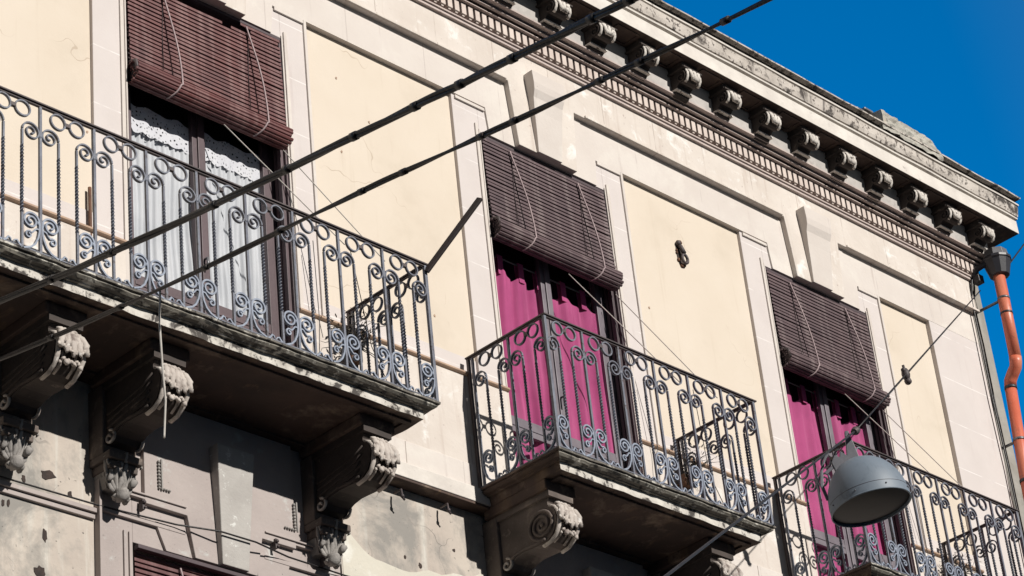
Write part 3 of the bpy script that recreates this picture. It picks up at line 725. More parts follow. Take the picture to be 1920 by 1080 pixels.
for k in (1, 2):
    X = k*P; pos = ('middle', 'right')[k-1]
    for s, a, b in (('left', .018, .692), ('right', .708, 1.382)):
        curtain('curtain', '%s magenta tab-top curtain behind the glass of the %s door' % (s, pos), 'curtain', 'magenta curtains', X+a, X+b, -1.325, ZF+.05, .188, 'magenta', (1, 3), k*10+(s == 'left'), (2.6, 3.4, 3.1, 2.3)[k*2-2+(s == 'left')])
    bm = bmesh.new(); sweep(bm, [(X+.016, .188, -1.215), (X+1.384, .188, -1.215)], .007, 8)
    tag(to_obj('curtain_rod', bm, 'gutterzinc'), 'thin curtain rod carrying the magenta curtains of the %s door' % pos, 'curtain rod', 'curtain rods')
for s, a, b in (('left', .018, .692), ('right', .708, 1.382)):
    t = curtain('lace_curtain', '%s white voile curtain with lace top behind the brown framed door' % s, 'curtain', 'white lace curtains', a, b, -1.37, -2.66, .192, 'white_voile', None, 50+(s == 'left'), 7.3)
    bm = bmesh.new(); n = 60; top = []; bot = []
    for i in range(n+1):
        u = i/n; x = a+(b-a)*u; y = .192+.005*math.sin(u*30)
        top.append(bm.verts.new((x, y-.02, -1.25+.012*math.sin(u*18)))); bot.append(bm.verts.new((x, y-.02, -1.455-.022*abs(math.sin(u*math.pi*6)))))
    for i in range(n): bm.faces.new((top[i], top[i+1], bot[i+1], bot[i]))
    part('lace_trim', bm, 'lace', t)
bm = bmesh.new(); sweep(bm, [(.02, .215, -1.235), (1.38, .215, -1.235)], .007, 8)
for i in range(16): box(bm, .08+i*.083, .092+i*.083, .208, .222, -1.29, -1.23)
tag(to_obj('curtain_rod', bm, 'gutterzinc'), 'thin rod with rings above the white lace curtains', 'curtain rod', 'curtain rods')

# ---------------------------------------------------------------- roller blinds
def blind(X, ztop, zroll, rr, label, m, seed, broken=False, x0=.012, x1=1.387, y=.012, cords=(.30, 1.06), tilt=0., lower=False):
    rnd = random.Random(seed); t = thing('roller_blind', label, 'blind', (X+.7, y, zroll), 'slatted wooden roller blinds')
    pitch = .0345; zt0 = ztop; ztop = ztop-.035; n = int((ztop-zroll)/pitch); bm = bmesh.new()
    for i in range(n):
        z = ztop-i*pitch; yy = y-.03*(i/n)**2
        a, b = X+x0+rnd.uniform(0, .006), X+x1-rnd.uniform(0, .006)
        segs_ = [(a, b)]
        if broken and i < 3:
            segs_ = [(a, X+.35-i*.1), (X+1.02+i*.09, b-.02*i)] if i < 2 else [(a, X+.85), (X+.93, b)]
        for (p, q) in segs_:
            st = 9; za = rnd.uniform(-.002, .002); sl_ = rnd.uniform(-.003, .003)
            pts = [Vector((p+(q-p)*s/st, yy+rnd.uniform(-.001, .001), z+za+sl_*(s/st-.5)*2-.0025*math.sin(math.pi*s/st))) for s in range(st+1)]
            sweep(bm, pts, .013, 4, flat=(.012, .0235), up=Vector((0, 1, 0)))
    part('slats', bm, m, t, .003)
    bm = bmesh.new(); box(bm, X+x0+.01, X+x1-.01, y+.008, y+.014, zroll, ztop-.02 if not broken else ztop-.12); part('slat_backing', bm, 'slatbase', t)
    bm = bmesh.new(); yc = y-.032; zc = zroll
    k = 17
    for i in range(k):
        a0 = 2*math.pi*i/k
        c_ = Vector((0, yc+rr*math.cos(a0), zc+rr*math.sin(a0)))
        r_ = rr*rnd.uniform(.97, 1.03)
        c_ = Vector((0, yc+r_*math.cos(a0), zc+r_*math.sin(a0)))
        d = rnd.uniform(-.012, .012)
        h = Vector((0, -math.sin(a0), math.cos(a0)))*(math.pi*rr/k*.90); nn = Vector((0, math.cos(a0), math.sin(a0)))*.006
        ends = []
        for xx in (X+x0-.004+d, X+x1-.028+d):
            ends.append([bm.verts.new(Vector((xx, 0, 0))+c_+a_) for a_ in (h*.6+nn, -h*.6+nn, -h-nn*.4, -h-nn*1.5, h-nn*1.5, h-nn*.4)])
        for j in range(6): bm.faces.new((ends[0][j], ends[0][(j+1) % 6], ends[1][(j+1) % 6], ends[1][j]))
        bm.faces.new(ends[0]); bm.faces.new(ends[1][::-1])
    # spiral of slat ends inside the roll
    for s in range(3):
        r2 = rr*(.75-.22*s); kk = 12-3*s
        for i in range(kk):
            a0 = 2*math.pi*i/kk+s; box(bm, X+x0+rnd.uniform(0, .02), X+x1-.04-rnd.uniform(-.008, .02), yc+r2*math.cos(a0)-.006, yc+r2*math.cos(a0)+.006, zc+r2*math.sin(a0)-.006, zc+r2*math.sin(a0)+.006)
    part('roll', bm, m, t, .002)
    bm = bmesh.new(); sweep(bm, [(X+x0+.012, yc, zc), (X+x1-.05, yc, zc)], rr*.88, 14); part('roll_core', bm, 'slatbase', t)
    bm = bmesh.new(); box(bm, X+.004, X+1.395, .012, .055, ztop+.016, zt0+.008) ; part('head_rail', bm, 'lining', t, .003)
    for ci, cx in enumerate(cords):
        bm = bmesh.new(); pts = []; sw = rnd.uniform(-.01, .01)
        for i in range(15):
            u = i/14; z = (ztop-.02)+(zroll+.0-(ztop-.02))*u
            pts.append((X+cx+.075*math.sin(u*math.pi*.55)+sw*math.sin(u*5), y-.02-.10*u**1.6-.03*math.sin(u*3.1), z))
        lx = pts[-1][0]
        for i in range(1, 7):
            a0 = math.pi-.25+i*.32
            pts.append((lx-.011*i, yc+(rr+.010)*math.cos(a0), zc+(rr+.010)*math.sin(a0)))
        sweep(bm, pts, .0065, 6); part('cord', bm, 'cord', t)
        bm = bmesh.new(); sweep(bm, [(X+cx+.02, y-.012, ztop-.03), (X+cx+.0, y-.014, (ztop+zroll)/2), (X+cx-.02, y-.044, zroll+.12)], .003, 5); part('thin_cord', bm, 'slatbase', t)
    bm = bmesh.new(); sweep(bm, [(X+x0+.01, yc+.02, zroll+.10), (X+x0-.004, yc-.06, zroll+.06), (X+x0+.0, yc-.07, zroll-.02)], .012, 6); part('end_hook', bm, 'irondark', t)
    return t
blind(0, -.262, -1.165, .078, 'large reddish brown slatted blind with broken top slats over the white curtains', 'slat_red', 1, broken=True)
blind(P, -.272, -1.140, .078, 'grey brown slatted blind rolled halfway over the middle magenta curtains', 'slat_grey', 2)
blind(2*P, -.272, -1.168, .078, 'grey brown slatted blind above the magenta curtains nearest the building corner', 'slat_grey', 3)
t = blind(0, -4.63, -5.35, .07, 'reddish slatted blind in the dark lower window at the bottom edge', 'slat_red', 4, y=.07, cords=(.35, 1.0))

# stay strings from each blind down to the railing
def strand(name, pts, r, m, label, cat, group=None, n=6, sag=0.):
    bm = bmesh.new(); P_ = []
    for a, b in zip(pts[:-1], pts[1:]):
        a, b = Vector(a), Vector(b); k = 12
        for i in range(k): 
            u = i/k; q = a.lerp(b, u); q.z -= sag*4*u*(1-u)*(b-a).length; P_.append(q)
    P_.append(Vector(pts[-1])); o_ = P_[0].copy()
    for p in P_: p -= o_
    sweep(bm, P_, r, n, up=Vector((.3, .2, 1)).normalized()); o = to_obj(name, bm, m); o.location = o_
    return tag(o, label, cat, group)
for k, nm in ((0, 'reddish blind'), (1, 'middle grey blind'), (2, 'corner grey blind')):
    X = k*P; zr = -2.41
    strand('stay_string', [(X+.80, -.02, -1.27), (X+1.24 if k else X+1.30, -.60, -2.35)], .004, 'string', 'pale string from the centre of the %s down to the railing' % nm, 'string', 'strings tied from the blinds to the railings')
    strand('stay_string', [(X+1.33, -.02, -1.27), (X+1.66, -.60, -2.35)], .004, 'string', 'pale string from the right end of the %s down to the railing' % nm, 'string', 'strings tied from the blinds to the railings')
    strand('loose_wire', [(X+1.25, -.70, -2.45), (X+1.62, -.45, -2.95), (X+1.78, -.5, -3.40)], .003, 'wire', 'thin dark wire hanging behind the bars below the %s' % nm, 'wire', 'loose wires behind the railings')
    strand('loose_wire', [(X+1.48, -.10, -2.0), (X+1.53, -.06, -2.6), (X+1.50, -.06, -2.95)], .003, 'wire', 'short dark wire on the wall right of the door under the %s' % nm, 'wire', 'loose wires behind the railings')

# ---------------------------------------------------------------- railings
H = 1.045; ZR = -2.41
def arc(cx, cz, r0, r1, a0, a1, n):
    return [(cx+(r0+(r1-r0)*i/n)*math.cos(a0+(a1-a0)*i/n), 0, cz+(r0+(r1-r0)*i/n)*math.sin(a0+(a1-a0)*i/n)) for i in range(n+1)]
def mk(name, fn, mats):
    bm = bmesh.new(); fn(bm); bmesh.ops.recalc_face_normals(bm, faces=bm.faces)
    me = bpy.data.meshes.new(name); bm.to_mesh(me); bm.free()
    for m in mats: me.materials.append(MT[m])
    return me
def twisted(s):
    def f(bm):
        d = .13
        pts = [(s*d, 0, -H+.01), (s*d, 0, -.80)]; sweep(bm, pts, 0, flat=(.015, .015))
        n = 96; pts = [(s*d, 0, -.80+(.80-.33)*i/n) for i in range(n+1)]
        sweep(bm, pts, 0, flat=(.023, .0085), twist=math.pi*2*10/n)
        sweep(bm, [(s*d, 0, -.335), (s*d, 0, -.27), (s*d, 0, -.222)], 0, flat=(.016, .012))
        pts = [(s*x, y, z) for x, y, z in arc(.069, -.215, .060, .056, 0, math.pi, 12)+arc(.069-.004, -.215, .052, .010, math.pi, math.pi*3.6, 30)]
        sweep(bm, pts, 0, flat=(.019, .0095))
    return f
def lower(s):
    def f(bm):
        pts = arc(.068, -.835, .010, .048, math.pi*-2.6, 0, 26)+arc(.065, -.835, .050, .053, 0.1, math.pi, 12)[0:]
        pts += [(.010, 0, -.87), (.012, 0, -.90), (.020, 0, -.94), (.040, 0, -.985), (.070, 0, -1.015), (.120, 0, -1.036)]
        pts = [(s*x, y, z) for x, y, z in pts]; sweep(bm, pts, 0, flat=(.020, .0115))
        pts = arc(.083, -.935, .008, .026, math.pi*-1.6, math.pi*.75, 22)+[(.052, 0, -.905), (.034, 0, -.882), (.016, 0, -.880)]
        pts = [(s*x, y, z) for x, y, z in pts]; sweep(bm, pts, 0, flat=(.018, .0095))
        pts = [(s*.13, 0, -1.036), (s*.15, 0, -1.022), (s*.165, 0, -1.000), (s*.18, 0, -1.005), (s*.188, 0, -1.02)]
        sweep(bm, pts, 0, flat=(.018, .012), rs=[1, 1, .9, .7, .4])
        blob(bm, (s*.016, 0, -.835), .012, sz=1.4, seg=6)
    return f
def ring(bm):
    pts = [(.0515*math.cos(2*math.pi*i/28), 0, .0515*math.sin(2*math.pi*i/28)) for i in range(29)]
    sweep(bm, pts, 0, flat=(.018, .010), cap=False)
def bar(bm):
    sweep(bm, [(0, 0, -H), (0, 0, -.012)], 0, flat=(.017, .017))
    blob(bm, (0, 0, -.225), .015, sz=1.5, seg=6)
def collar(bm): box(bm, -.018, .018, -.011, .011, -.012, .012)
RM = {'tr': mk('twisted_r', twisted(1), ['iron']), 'tl': mk('twisted_l', twisted(-1), ['iron']), 'lr': mk('lower_r', lower(1), ['ironpale']), 'll': mk('lower_l', lower(-1), ['ironpale']),
      'ring': mk('ring', ring, ['iron']), 'bar': mk('bar', bar, ['iron']), 'collar': mk('collar', collar, ['irondark'])}
def railing(x0, x1, label, nfront, left, seed, xs0=None):
    rnd = random.Random(seed)
    t = thing('balcony_railing', label, 'railing', ((x0+x1)/2, -.787, ZT), 'wrought iron balcony railings')
    T = t.location
    def put(nm, key, p, rot, sc=1.):
        o = link(nm, RM[key], t, loc=Vector(p)-T, rotz=rot+rnd.uniform(-.03, .03)); o.scale = (sc, 1, 1); return o
    def run(o0, dvec, n, mod, rot, first_bar=True, last_bar=True):
        sc = mod/.39
        for i in range(n+1):
            c = Vector(o0)+dvec*(mod*i); c.z = ZR
            if (i > 0 or first_bar) and (i < n or last_bar): put('baluster', 'bar', c, rot)
            if i < n:
                put('twisted_baluster', 'tr', c, rot, sc); put('lower_scroll', 'lr', c, rot, sc)
                for u in (.325, .675): 
                    put('ring', 'ring', c+dvec*(mod*u)+Vector((0, 0, -.072)), rot, min(1, sc*1.02))
                put('collar', 'collar', c+dvec*(mod*.5)+Vector((0, 0, -.072)), rot)
            if i > 0:
                put('twisted_baluster', 'tl', c, rot, sc); put('lower_scroll', 'll', c, rot, sc)
    mod = (x1-x0)/nfront
    run((x0, -.787, 0), Vector((1, 0, 0)), nfront, mod, 0, not left, False)
    sm = .363
    run((x1, -.787, 0), Vector((0, 1, 0)), 2, sm, math.pi/2, False, True)
    if left: run((x0, -.787, 0), Vector((0, 1, 0)), 2, sm, math.pi/2, False, True)
    # handrail, bottom rail, posts
    bm = bmesh.new()
    box(bm, x0-.016, x1+.030, -.809, -.765, ZR-.004, ZR+.008); box(bm, x0-.01, x1+.01, -.797, -.777, ZR-.016, ZR-.005)
    box(bm, x1-.018, x1+.020, -.764, -.004, ZR-.004, ZR+.008); box(bm, x1-.008, x1+.008, -.764, -.004, ZR-.016, ZR-.005)
    if left: box(bm, x0-.020, x0+.018, -.764, -.004, ZR-.004, ZR+.008); box(bm, x0-.008, x0+.008, -.764, -.004, ZR-.016, ZR-.005)
    part('handrail', bm, 'irondark', t, .003)
    bm = bmesh.new()
    box(bm, x0-.006, x1+.006, -.795, -.779, ZT+.008, ZT+.018); box(bm, x1-.008, x1+.008, -.778, .0, ZT+.008, ZT+.018)
    if left: box(bm, x0-.008, x0+.008, -.778, .0, ZT+.008, ZT+.018)
    part('bottom_rail', bm, 'iron', t, .002)
    for x, y, ok in ((x0, -.787, left), (x1, -.787, True), (x0, -.02, left), (x1, -.02, True)):
        if ok:
            bm = bmesh.new(); box(bm, x-.012, x+.012, y-.012, y+.012, ZT, ZR-.005); part('corner_post' if y < -.1 else 'wall_post', bm, 'iron' if y < -.1 else 'irondark', t, .003)
    return t
railing(1.843-.39*12, 1.843, 'long iron railing in front of the white curtains, dark batten at its corner', 12, False, 1)
railing(2.985, 5.235, 'iron railing of the middle balcony in front of magenta curtains', 6, True, 2)
railing(6.405, 8.655, 'iron railing partly hidden by the hanging grey lamp', 6, True, 3)

# dark batten tied to the corner of the long railing
bm = bmesh.new(); a, b = Vector((1.84, -.80, -2.47)), Vector((2.122, -1.10, -1.934))
sweep(bm, [Vector((0, 0, 0)), b-a], 0, flat=(.045, .022), up=Vector((.3, -.9, 0)).normalized()); o = to_obj('wooden_batten', bm, 'stickwood', bevel=.003); o.location = a
tag(o, 'dark wooden batten sticking out and up from the corner of the long railing', 'batten')

# dry clutter hanging at the wall end of each railing
def clutter(x, y, z, seed, label, pots=True):
    rnd = random.Random(seed); t = thing('dry_plant', label, 'plant', (x, y, z), 'dried plants at the wall ends of the railings')
    bm = bmesh.new()
    for i in range(16):
        p = Vector((x, y, z+.02)); d = Vector((rnd.uniform(-1, 1), rnd.uniform(-1.2, .2), rnd.uniform(.1, 1.3))).normalized(); pts = [p]
        for j in range(6):
            d = (d+Vector((rnd.uniform(-.5, .5), rnd.uniform(-.5, .5), rnd.uniform(-.6, .3)))).normalized(); p = p+d*.045; pts.append(p)
        sweep(bm, pts, .004, 5, rs=[.005-.0006*j for j in range(7)])
    part('stem', bm, 'plant', t)
    bm = bmesh.new()
    for i in range(170):
        p = Vector((x+rnd.gauss(0, .06), y-.04+rnd.gauss(0, .06), z+.14+rnd.gauss(0, .08))); q = rnd.uniform(.012, .028)
        a = Vector((rnd.uniform(-1, 1), rnd.uniform(-1, 1), rnd.uniform(-1, 1))).normalized(); b = a.orthogonal().normalized()
        vs = [bm.verts.new(p+a*q), bm.verts.new(p+b*q*.4), bm.verts.new(p-a*q), bm.verts.new(p-b*q*.4)]; bm.faces.new(vs)
    part('foliage', bm, 'plant', t)
    return t
clutter(1.80, -.10, -2.74, 1, 'dark dried plant tangle at the wall end of the long railing')
clutter(5.20, -.12, -2.78, 2, 'dark dried plant tangle at the wall end of the middle railing')
clutter(8.62, -.12, -2.80, 3, 'dark dried plant tangle at the wall end of the railing under the lamp')
for (x, lab) in ((1.80, 'long'), (5.19, 'middle'), (8.61, 'corner')):
    bm = bmesh.new(); box(bm, -.05, .05, -.035, .035, 0, .006)
    for a, b in ((-.05, -.044), (.044, .05)): box(bm, a, b, -.035, .035, .006, .09)
    box(bm, -.044, .044, .029, .035, .006, .09); box(bm, -.044, .044, -.035, -.029, .006, .09); box(bm, -.012, .012, .035, .08, .03, .05)
    o = to_obj('wall_planter', bm, 'rust', bevel=.003); o.location = (x, -.085, -2.85); tag(o, 'rusty little planter box on the wall at the end of the %s railing' % lab, 'planter', 'rusty planter boxes')

# ---------------------------------------------------------------- conduit beside the first door
strand('brown_conduit', [(-.32, .012, -2.20), (-.32, .010, -2.60)], .012, 'rust', 'short rusty brown conduit on the wall left of the first door', 'conduit')

# ---------------------------------------------------------------- overhead cables crossing the street
def bundle(name, pts, r, m, label, cat, seed, strands=3):
    rnd = random.Random(seed); t = thing(name, label, cat, pts[0])
    V = [Vector(p) for p in pts]; path = []
    for a, b in zip(V[:-1], V[1:]):
        for i in range(22): path.append(a.lerp(b, i/22))
    path.append(V[-1])
    sm = []
    for i in range(len(path)):                              # soften the polyline
        lo, hi = max(0, i-12), min(len(path), i+13); sm.append(sum(path[lo:hi], Vector())/(hi-lo))
    sm[0], sm[-1] = path[0], path[-1]
    tdir = (sm[-1]-sm[0]).normalized(); u = Vector((1, 0, 0)); s = tdir.cross(u).normalized()
    for k in range(strands):
        bm = bmesh.new(); q = []
        for i, p in enumerate(sm):
            a = 2*math.pi*k/strands+i*.16; rr = r*.50*(1+.5*noise.noise((i*.13, k*3, seed)))
            q.append(p+u*math.cos(a)*rr+s*math.sin(a)*rr)
        sweep(bm, q, r*.62, 7, up=u); part('strand', bm, m, t)
    for i in range(5, len(sm)-3, 9):
        i2 = i+rnd.randint(-2, 2); p = sm[i2]; d = (sm[i2+1]-sm[i2]).normalized()
        bm = bmesh.new(); sweep(bm, [p-d*.02, p+d*.02], r*1.22, 8, up=u); part('cable_tie', bm, m, t)
    return t
bundle('cable_bundle', [(-2.02, .05, -4.02), (-2, -1.145, -4.269), (-2, -2.776, -4.576), (-2, -4.095, -4.769), (-2, -4.986, -4.903), (-2, -5.852, -5.025), (-2, -6.473, -5.113), (-2, -14, -5.9)], .0175, 'cable',
       'thick black bundled cable, the upper of the two crossing the picture', 'cable', 1)
bundle('cable', [(-2.02, .05, -4.40), (-2, -1.153, -4.622), (-2, -2.762, -4.903), (-2, -4.067, -5.065), (-2, -4.963, -5.209), (-2, -5.802, -5.331), (-2, -6.535, -5.437), (-2, -14, -6.3)], .0125, 'cablebrown',
       'thinner brown black cable, the lower of the two, with a string tied on', 'cable', 2, 2)
strand('hanging_string', [(-2.0, -2.762, -4.905), (-2.015, -2.77, -5.10), (-2.0, -2.765, -5.35), (-1.985, -2.76, -5.50), (-2.0, -2.76, -5.70)], .0055, 'string', 'pale string hanging down from the lower cable over the corbel', 'string')

# wall cable along the lower facade
strand('wall_cable', [(-4, .040, -4.455), (-.26, .040, -4.430), (.3, .020, -4.415), (.60, -.045, -4.41), (.88, -.045, -4.41), (1.2, .020, -4.405), (1.7, .045, -4.40), (3.2, .078, -4.36)], .006, 'cable', 'thin black cable running along the lower facade above the lower window', 'cable')
for (x, z, l) in ((.05, -4.35, 'left of the lower keystone'), (1.10, -4.34, 'right of the lower keystone'), (1.50, -4.36, 'beside the small carved leaf')):
    bm = bmesh.new(); box(bm, -.012, .012, -.03, .03, -.05, .05); blob(bm, (0, -.04, .02), .018, seg=6); blob(bm, (.01, -.04, -.03), .014, seg=6)
    o = to_obj('wall_hook', bm, 'irondark', bevel=.003); o.location = (x, .03, z); o.scale = (.7, .7, .7); tag(o, 'small dark iron cable hook on the wall %s' % l, 'hook', 'iron cable hooks')
for (x, z, l) in ((2.22, -3.63, 'nearer the carved corbel'), (2.65, -3.62, 'nearer the middle balcony')):
    bm = bmesh.new(); sweep(bm, [(0, .04, .02), (0, -.03, .02), (0, -.035, -.04), (.02, -.035, -.055)], .008, 6, up=Vector((1, 0, 0))); blob(bm, (0, -.035, -.03), .016, seg=6)
    o = to_obj('iron_hook', bm, 'irondark'); o.location = (x, .02, z-.05); tag(o, 'small dark hook under the belt course, the one %s' % l, 'hook', 'hooks under the belt course')

# ---------------------------------------------------------------- hanging street lamp and its span wire
L0 = Vector((4.155, -2.406, -4.252)); LT = Vector((4.033, -2.633, -3.771))
LT = Vector((L0.x-.02, L0.y, L0.z+.56))
lamp = thing('street_lamp', 'blue grey dome street lamp hanging on a wire in front of the corner balcony', 'street lamp', L0)
bm = bmesh.new(); prof = [(.268, 0), (.270, .03), (.2675, .08), (.259, .13), (.243, .18), (.219, .228), (.186, .272), (.143, .310), (.092, .338), (.045, .352), (0.001, .356)]
rings = [[bm.verts.new((L0.x+r*math.cos(2*math.pi*j/56), L0.y+r*math.sin(2*math.pi*j/56), L0.z+z)) for j in range(56)] for r, z in prof]
for i in range(len(rings)-1):
    for j in range(56): bm.faces.new((rings[i][j], rings[i][(j+1) % 56], rings[i+1][(j+1) % 56], rings[i+1][j])).smooth = True
bmesh.ops.holes_fill(bm, edges=[e for e in bm.edges if e.is_boundary and all(v_.co.z > L0.z+.3 for v_ in e.verts)])
part('dome', bm, 'lamp', lamp)
bm = bmesh.new(); 
pts = [(L0.x+.268*math.cos(2*math.pi*j/56), L0.y+.268*math.sin(2*math.pi*j/56), L0.z) for j in range(57)]; sweep(bm, pts, .006, 6, up=Vector((0, 0, 1)), cap=False)
part('rim', bm, 'lamp', lamp)
bm = bmesh.new(); pts = [(L0.x+.2685*math.cos(2*math.pi*j/56), L0.y+.2685*math.sin(2*math.pi*j/56), L0.z+.062) for j in range(57)]; sweep(bm, pts, .002, 5, up=Vector((0, 0, 1)), cap=False)
for j in range(8): blob(bm, (L0.x+.272*math.cos(j*.785+.3), L0.y+.272*math.sin(j*.785+.3), L0.z+.035), .006, seg=6)
part('seam', bm, 'lampgrey', lamp)
bm = bmesh.new(); rr = [(.262, .012), (.20, -.002), (.12, -.010), (0.001, -.013)]
rings = [[bm.verts.new((L0.x+r*math.cos(2*math.pi*j/48), L0.y+r*math.sin(2*math.pi*j/48), L0.z+z+.004)) for j in range(48)] for r, z in rr]
for i in range(3):
    for j in range(48): bm.faces.new((rings[i][j], rings[i][(j+1) % 48], rings[i+1][(j+1) % 48], rings[i+1][j])).smooth = True
bmesh.ops.holes_fill(bm, edges=[e for e in bm.edges if e.is_boundary and abs(e.verts[0].co.x-L0.x) < .01])
part('glass_cover', bm, 'lampdark', lamp)
# bracket: fin, arm and clamp, lying in the plane of the span wire
A = Vector((10.115, -.05, .616)); dirw = (A-LT); dirw.z = 0; dirw.normalize(); dirf = Vector((.72, -.69, 0))
bm = bmesh.new()
def fin(pts2, th):
    nrm = Vector((-dirf.y, dirf.x, 0)); a = [L0+dirf*x+Vector((0, 0, z)) for x, z in pts2]
    va = [bm.verts.new(p-nrm*th) for p in a]; vb = [bm.verts.new(p+nrm*th) for p in a]; n = len(a)
    bm.faces.new(va); bm.faces.new(vb[::-1])
    for i in range(n): bm.faces.new((va[i], va[(i+1) % n], vb[(i+1) % n], vb[i]))
fin([(-.155, .30), (-.165, .37), (-.13, .42), (-.10, .395), (-.085, .44), (-.05, .40), (-.035, .46), (-.012, .575), (.012, .575), (.022, .47), (.03, .34), (.0, .33)], .012)
fin([(-.275, .11), (-.285, .22), (-.255, .33), (-.20, .42), (-.165, .455), (-.155, .44), (-.195, .40), (-.235, .325), (-.262, .22), (-.255, .11)], .008)
fin([(-.22, .29), (-.235, .31), (-.15, .36), (-.14, .34)], .006)
part('bracket', bm, 'lampgrey', lamp, .004)
tilt = Matrix.Rotation(R_(-7.5), 4, Vector((rz.x, rz.y, 0)).normalized())
for ch in lamp.children:
    if ch.type == 'MESH': ch.data.transform(tilt)
bm = bmesh.new(); sweep(bm, [LT-dirw*.06+Vector((0, 0, -.035)), LT+dirw*.06+Vector((0, 0, .035))], .022, 8); blob(bm, LT, .03, seg=8); part('clamp', bm, 'irondark', lamp)
strand('span_wire', [A, LT], .006, 'wire', 'thin dark span wire from the roof corner down to the hanging lamp', 'wire')
strand('span_wire', [LT, (-1.0, -4.81, -6.95), (-4.9, -6.51, -9.35)], .0075, 'wire', 'dark wire from the lamp down past the middle balcony to the bottom edge', 'wire')
B = A.lerp(LT, .68)
o = thing('wire_insulator', 'small dark lumpy insulator on the span wire between lamp and roof corner', 'insulator', B); bm = bmesh.new()
dw = (LT-A).normalized(); blob(bm, B, .034, sz=1.6, seg=8); blob(bm, B+Vector((.012, 0, -.055)), .030, seg=8); blob(bm, B+Vector((-.02, 0, .03)), .022, seg=7); part('body', bm, 'irondark', o)
bm = bmesh.new(); sweep(bm, [B+Vector((0, 0, .02)), B+Vector((-.015, 0, .075))], .012, 6); part('hook', bm, 'irondark', o)
strand('corner_wire', [(10.35, -.10, .80), (10.579, -.1, .994), (11.046, -.1, 1.451), (14, -.1, 4.2)], .008, 'cable', 'dark wire rising from the hopper into the blue sky at the right edge', 'wire')

# ---------------------------------------------------------------- downpipe, hopper, cables on the corner
dp = thing('downpipe', 'orange red downpipe with black hopper at the right corner of the building', 'downpipe', (10.2, -.12, GZ))
def tubeM(bm, pts, r, rs=None): sweep(bm, pts, r, 20, up=Vector((1, 0, 0)), rs=rs)
bm = bmesh.new(); tubeM(bm, [(10.085, -.30, .66), (10.05, -.30, -.26)], .056); part('pipe', bm, 'copper', dp)
bm = bmesh.new(); tubeM(bm, [(10.07, -.30, .235), (10.069, -.30, .215)], .060); part('joint_ring', bm, 'hopper', dp)
bm = bmesh.new(); tubeM(bm, [(10.05, -.30, -.25), (10.048, -.295, -.30), (10.052, -.28, -.345), (10.062, -.225, -.395), (10.070, -.185, -.44), (10.073, -.17, -.50)], .058); part('elbow', bm, 'copper', dp)
bm = bmesh.new(); tubeM(bm, [(10.073, -.17, -.48), (10.02, -.15, -1.42), (9.99, -.12, -3.3), (10.05, -.12, GZ+.2)], .055); part('pipe', bm, 'copper', dp)
bm = bmesh.new(); tubeM(bm, [(10.073, -.17, -.50), (10.071, -.17, -.53)], .060); tubeM(bm, [(10.018, -.15, -1.47), (10.017, -.15, -1.50)], .061); part('joint_ring', bm, 'hopper', dp)
bm = bmesh.new(); c = Vector((10.10, -.30, 0))
def ngon(z, r, n=12, sx=1): return [bm.verts.new((c.x+sx*r*math.cos(2*math.pi*(j+.5)/n), c.y+r*math.sin(2*math.pi*(j+.5)/n), z)) for j in range(n)]
rg = [ngon(.640, .058), ngon(.648, .095), ngon(.80, .135), ngon(.806, .146), ngon(.832, .146), ngon(.836, .135)]
for i in range(len(rg)-1):
    for j in range(12): bm.faces.new((rg[i][j], rg[i][(j+1) % 12], rg[i+1][(j+1) % 12], rg[i+1][j]))
bm.faces.new(rg[0][::-1]); bm.faces.new(rg[-1]); part('hopper', bm, 'hopper', dp, .002)
bm = bmesh.new(); rg = [ngon(.838, .125, 8), ngon(.915, .115, 8)]
for j in range(8): bm.faces.new((rg[0][j], rg[0][(j+1) % 8], rg[1][(j+1) % 8], rg[1][j]))
bm.faces.new(rg[1]); part('outlet_box', bm, 'gutterzinc', dp, .002)
bm = bmesh.new(); tubeM(bm, [(10.02, -.26, .80), (9.98, -.14, .76), (9.97, -.10, .69)], .03); box(bm, 9.955, 10.04, -.16, -.08, .62, .70); part('strap', bm, 'hopper', dp, .004)
for z, y, x in ((.40, -.30, 10.076), (-1.05, -.158, 10.040), (-2.6, -.125, 9.999)):
    bm = bmesh.new(); tubeM(bm, [(x, y, z), (x-.001, y, z-.022)], .060); box(bm, x-.012, x+.012, y+.055, .09, z-.02, z-.002); part('clamp', bm, 'gutterzinc', dp)
rnd = random.Random(9)
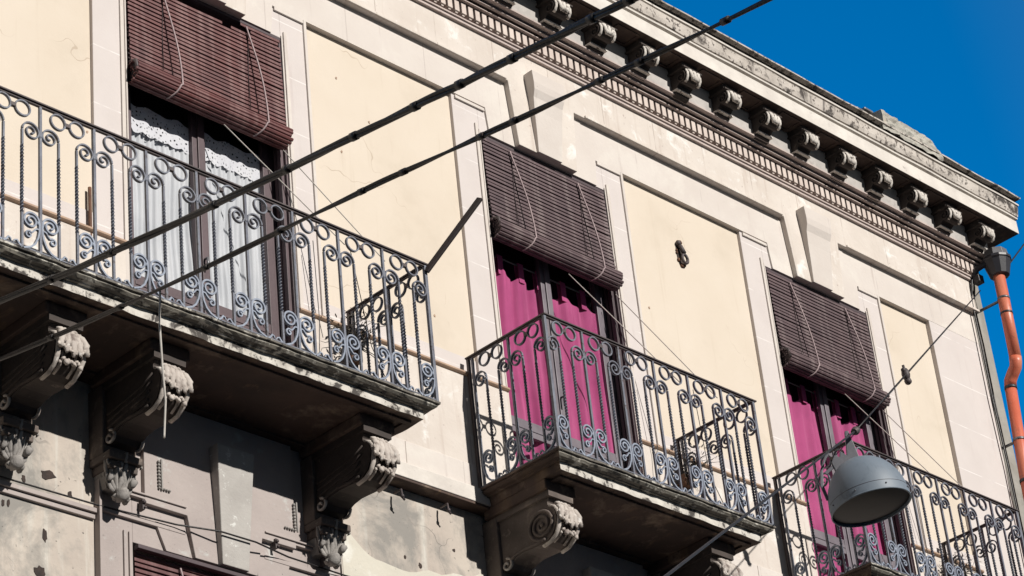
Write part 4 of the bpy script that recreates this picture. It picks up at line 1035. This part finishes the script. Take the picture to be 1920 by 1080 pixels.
for i, (xa, ya, r, lab) in enumerate(((9.93, -.045, .010, 'leftmost, thickest'), (10.0, -.02, .008, 'second from the left'), (10.06, .06, .007, 'third from the left'), (10.11, .055, .006, 'rightmost, next to the pipe'))):
    pts = [(xa+.03, ya-.04, .70), (xa+.01, ya-.03, .60), (xa, ya, .45)]
    for z in (.0, -.6, -1.3, -2.2, -3.2): pts.append((xa+.012*math.sin(z*4+i*2)-.0*(z), ya, z))
    pts.append((xa, ya, GZ+3))
    strand('corner_cable', pts, r, 'cable', 'black cable running down the building corner, %s of the four' % lab, 'cable', 'cables down the building corner')

# ---------------------------------------------------------------- rubble block on the roof edge
rb = thing('roof_block', 'rough lichen covered rubble block standing on the cornice edge', 'masonry block', (8.7, -.35, 1.5))
bm = bmesh.new(); nx, nz_, ny = 26, 7, 6; rnd = random.Random(12)
def top(x):
    t_ = (x-8.30)/(9.20-8.30); return 1.715-.035*t_-(.13*max(0, (t_-.78)/.22)**1.3)
verts = {}
for i in range(nx+1):
    x = 8.30+(.90)*i/nx
    for j in range(nz_+1):
        z = 1.50+(top(x)-1.50)*j/nz_
        d = noise.noise((x*9, z*16, 2))*.022+noise.noise((x*25, z*30, 7))*.012
        verts[(i, j)] = bm.verts.new((x+noise.noise((x*20, z*20, 1))*.008, -.50-d, z+noise.noise((x*17, z*5, 3))*.010))
    verts[(i, 'b')] = bm.verts.new((x, -.20, top(x)+.03+noise.noise((x*12, 4, 3))*.02)); verts[(i, 'c')] = bm.verts.new((x, -.20, 1.5))
for i in range(nx):
    for j in range(nz_): bm.faces.new((verts[(i, j)], verts[(i+1, j)], verts[(i+1, j+1)], verts[(i, j+1)]))
    bm.faces.new((verts[(i, nz_)], verts[(i+1, nz_)], verts[(i+1, 'b')], verts[(i, 'b')])); bm.faces.new((verts[(i, 'b')], verts[(i+1, 'b')], verts[(i+1, 'c')], verts[(i, 'c')]))
for i in (0, nx): bm.faces.new([verts[(i, j)] for j in range(nz_+1)]+[verts[(i, 'b')], verts[(i, 'c')]])
part('rubble', bm, 'rubble', rb)
bm = bmesh.new(); box(bm, 8.20, 8.33, -.40, -.20, 1.735, 1.76); box(bm, 8.10, 8.24, -.38, -.22, 1.60, 1.734); part('loose_tile', bm, 'gutterzinc', rb, .006)
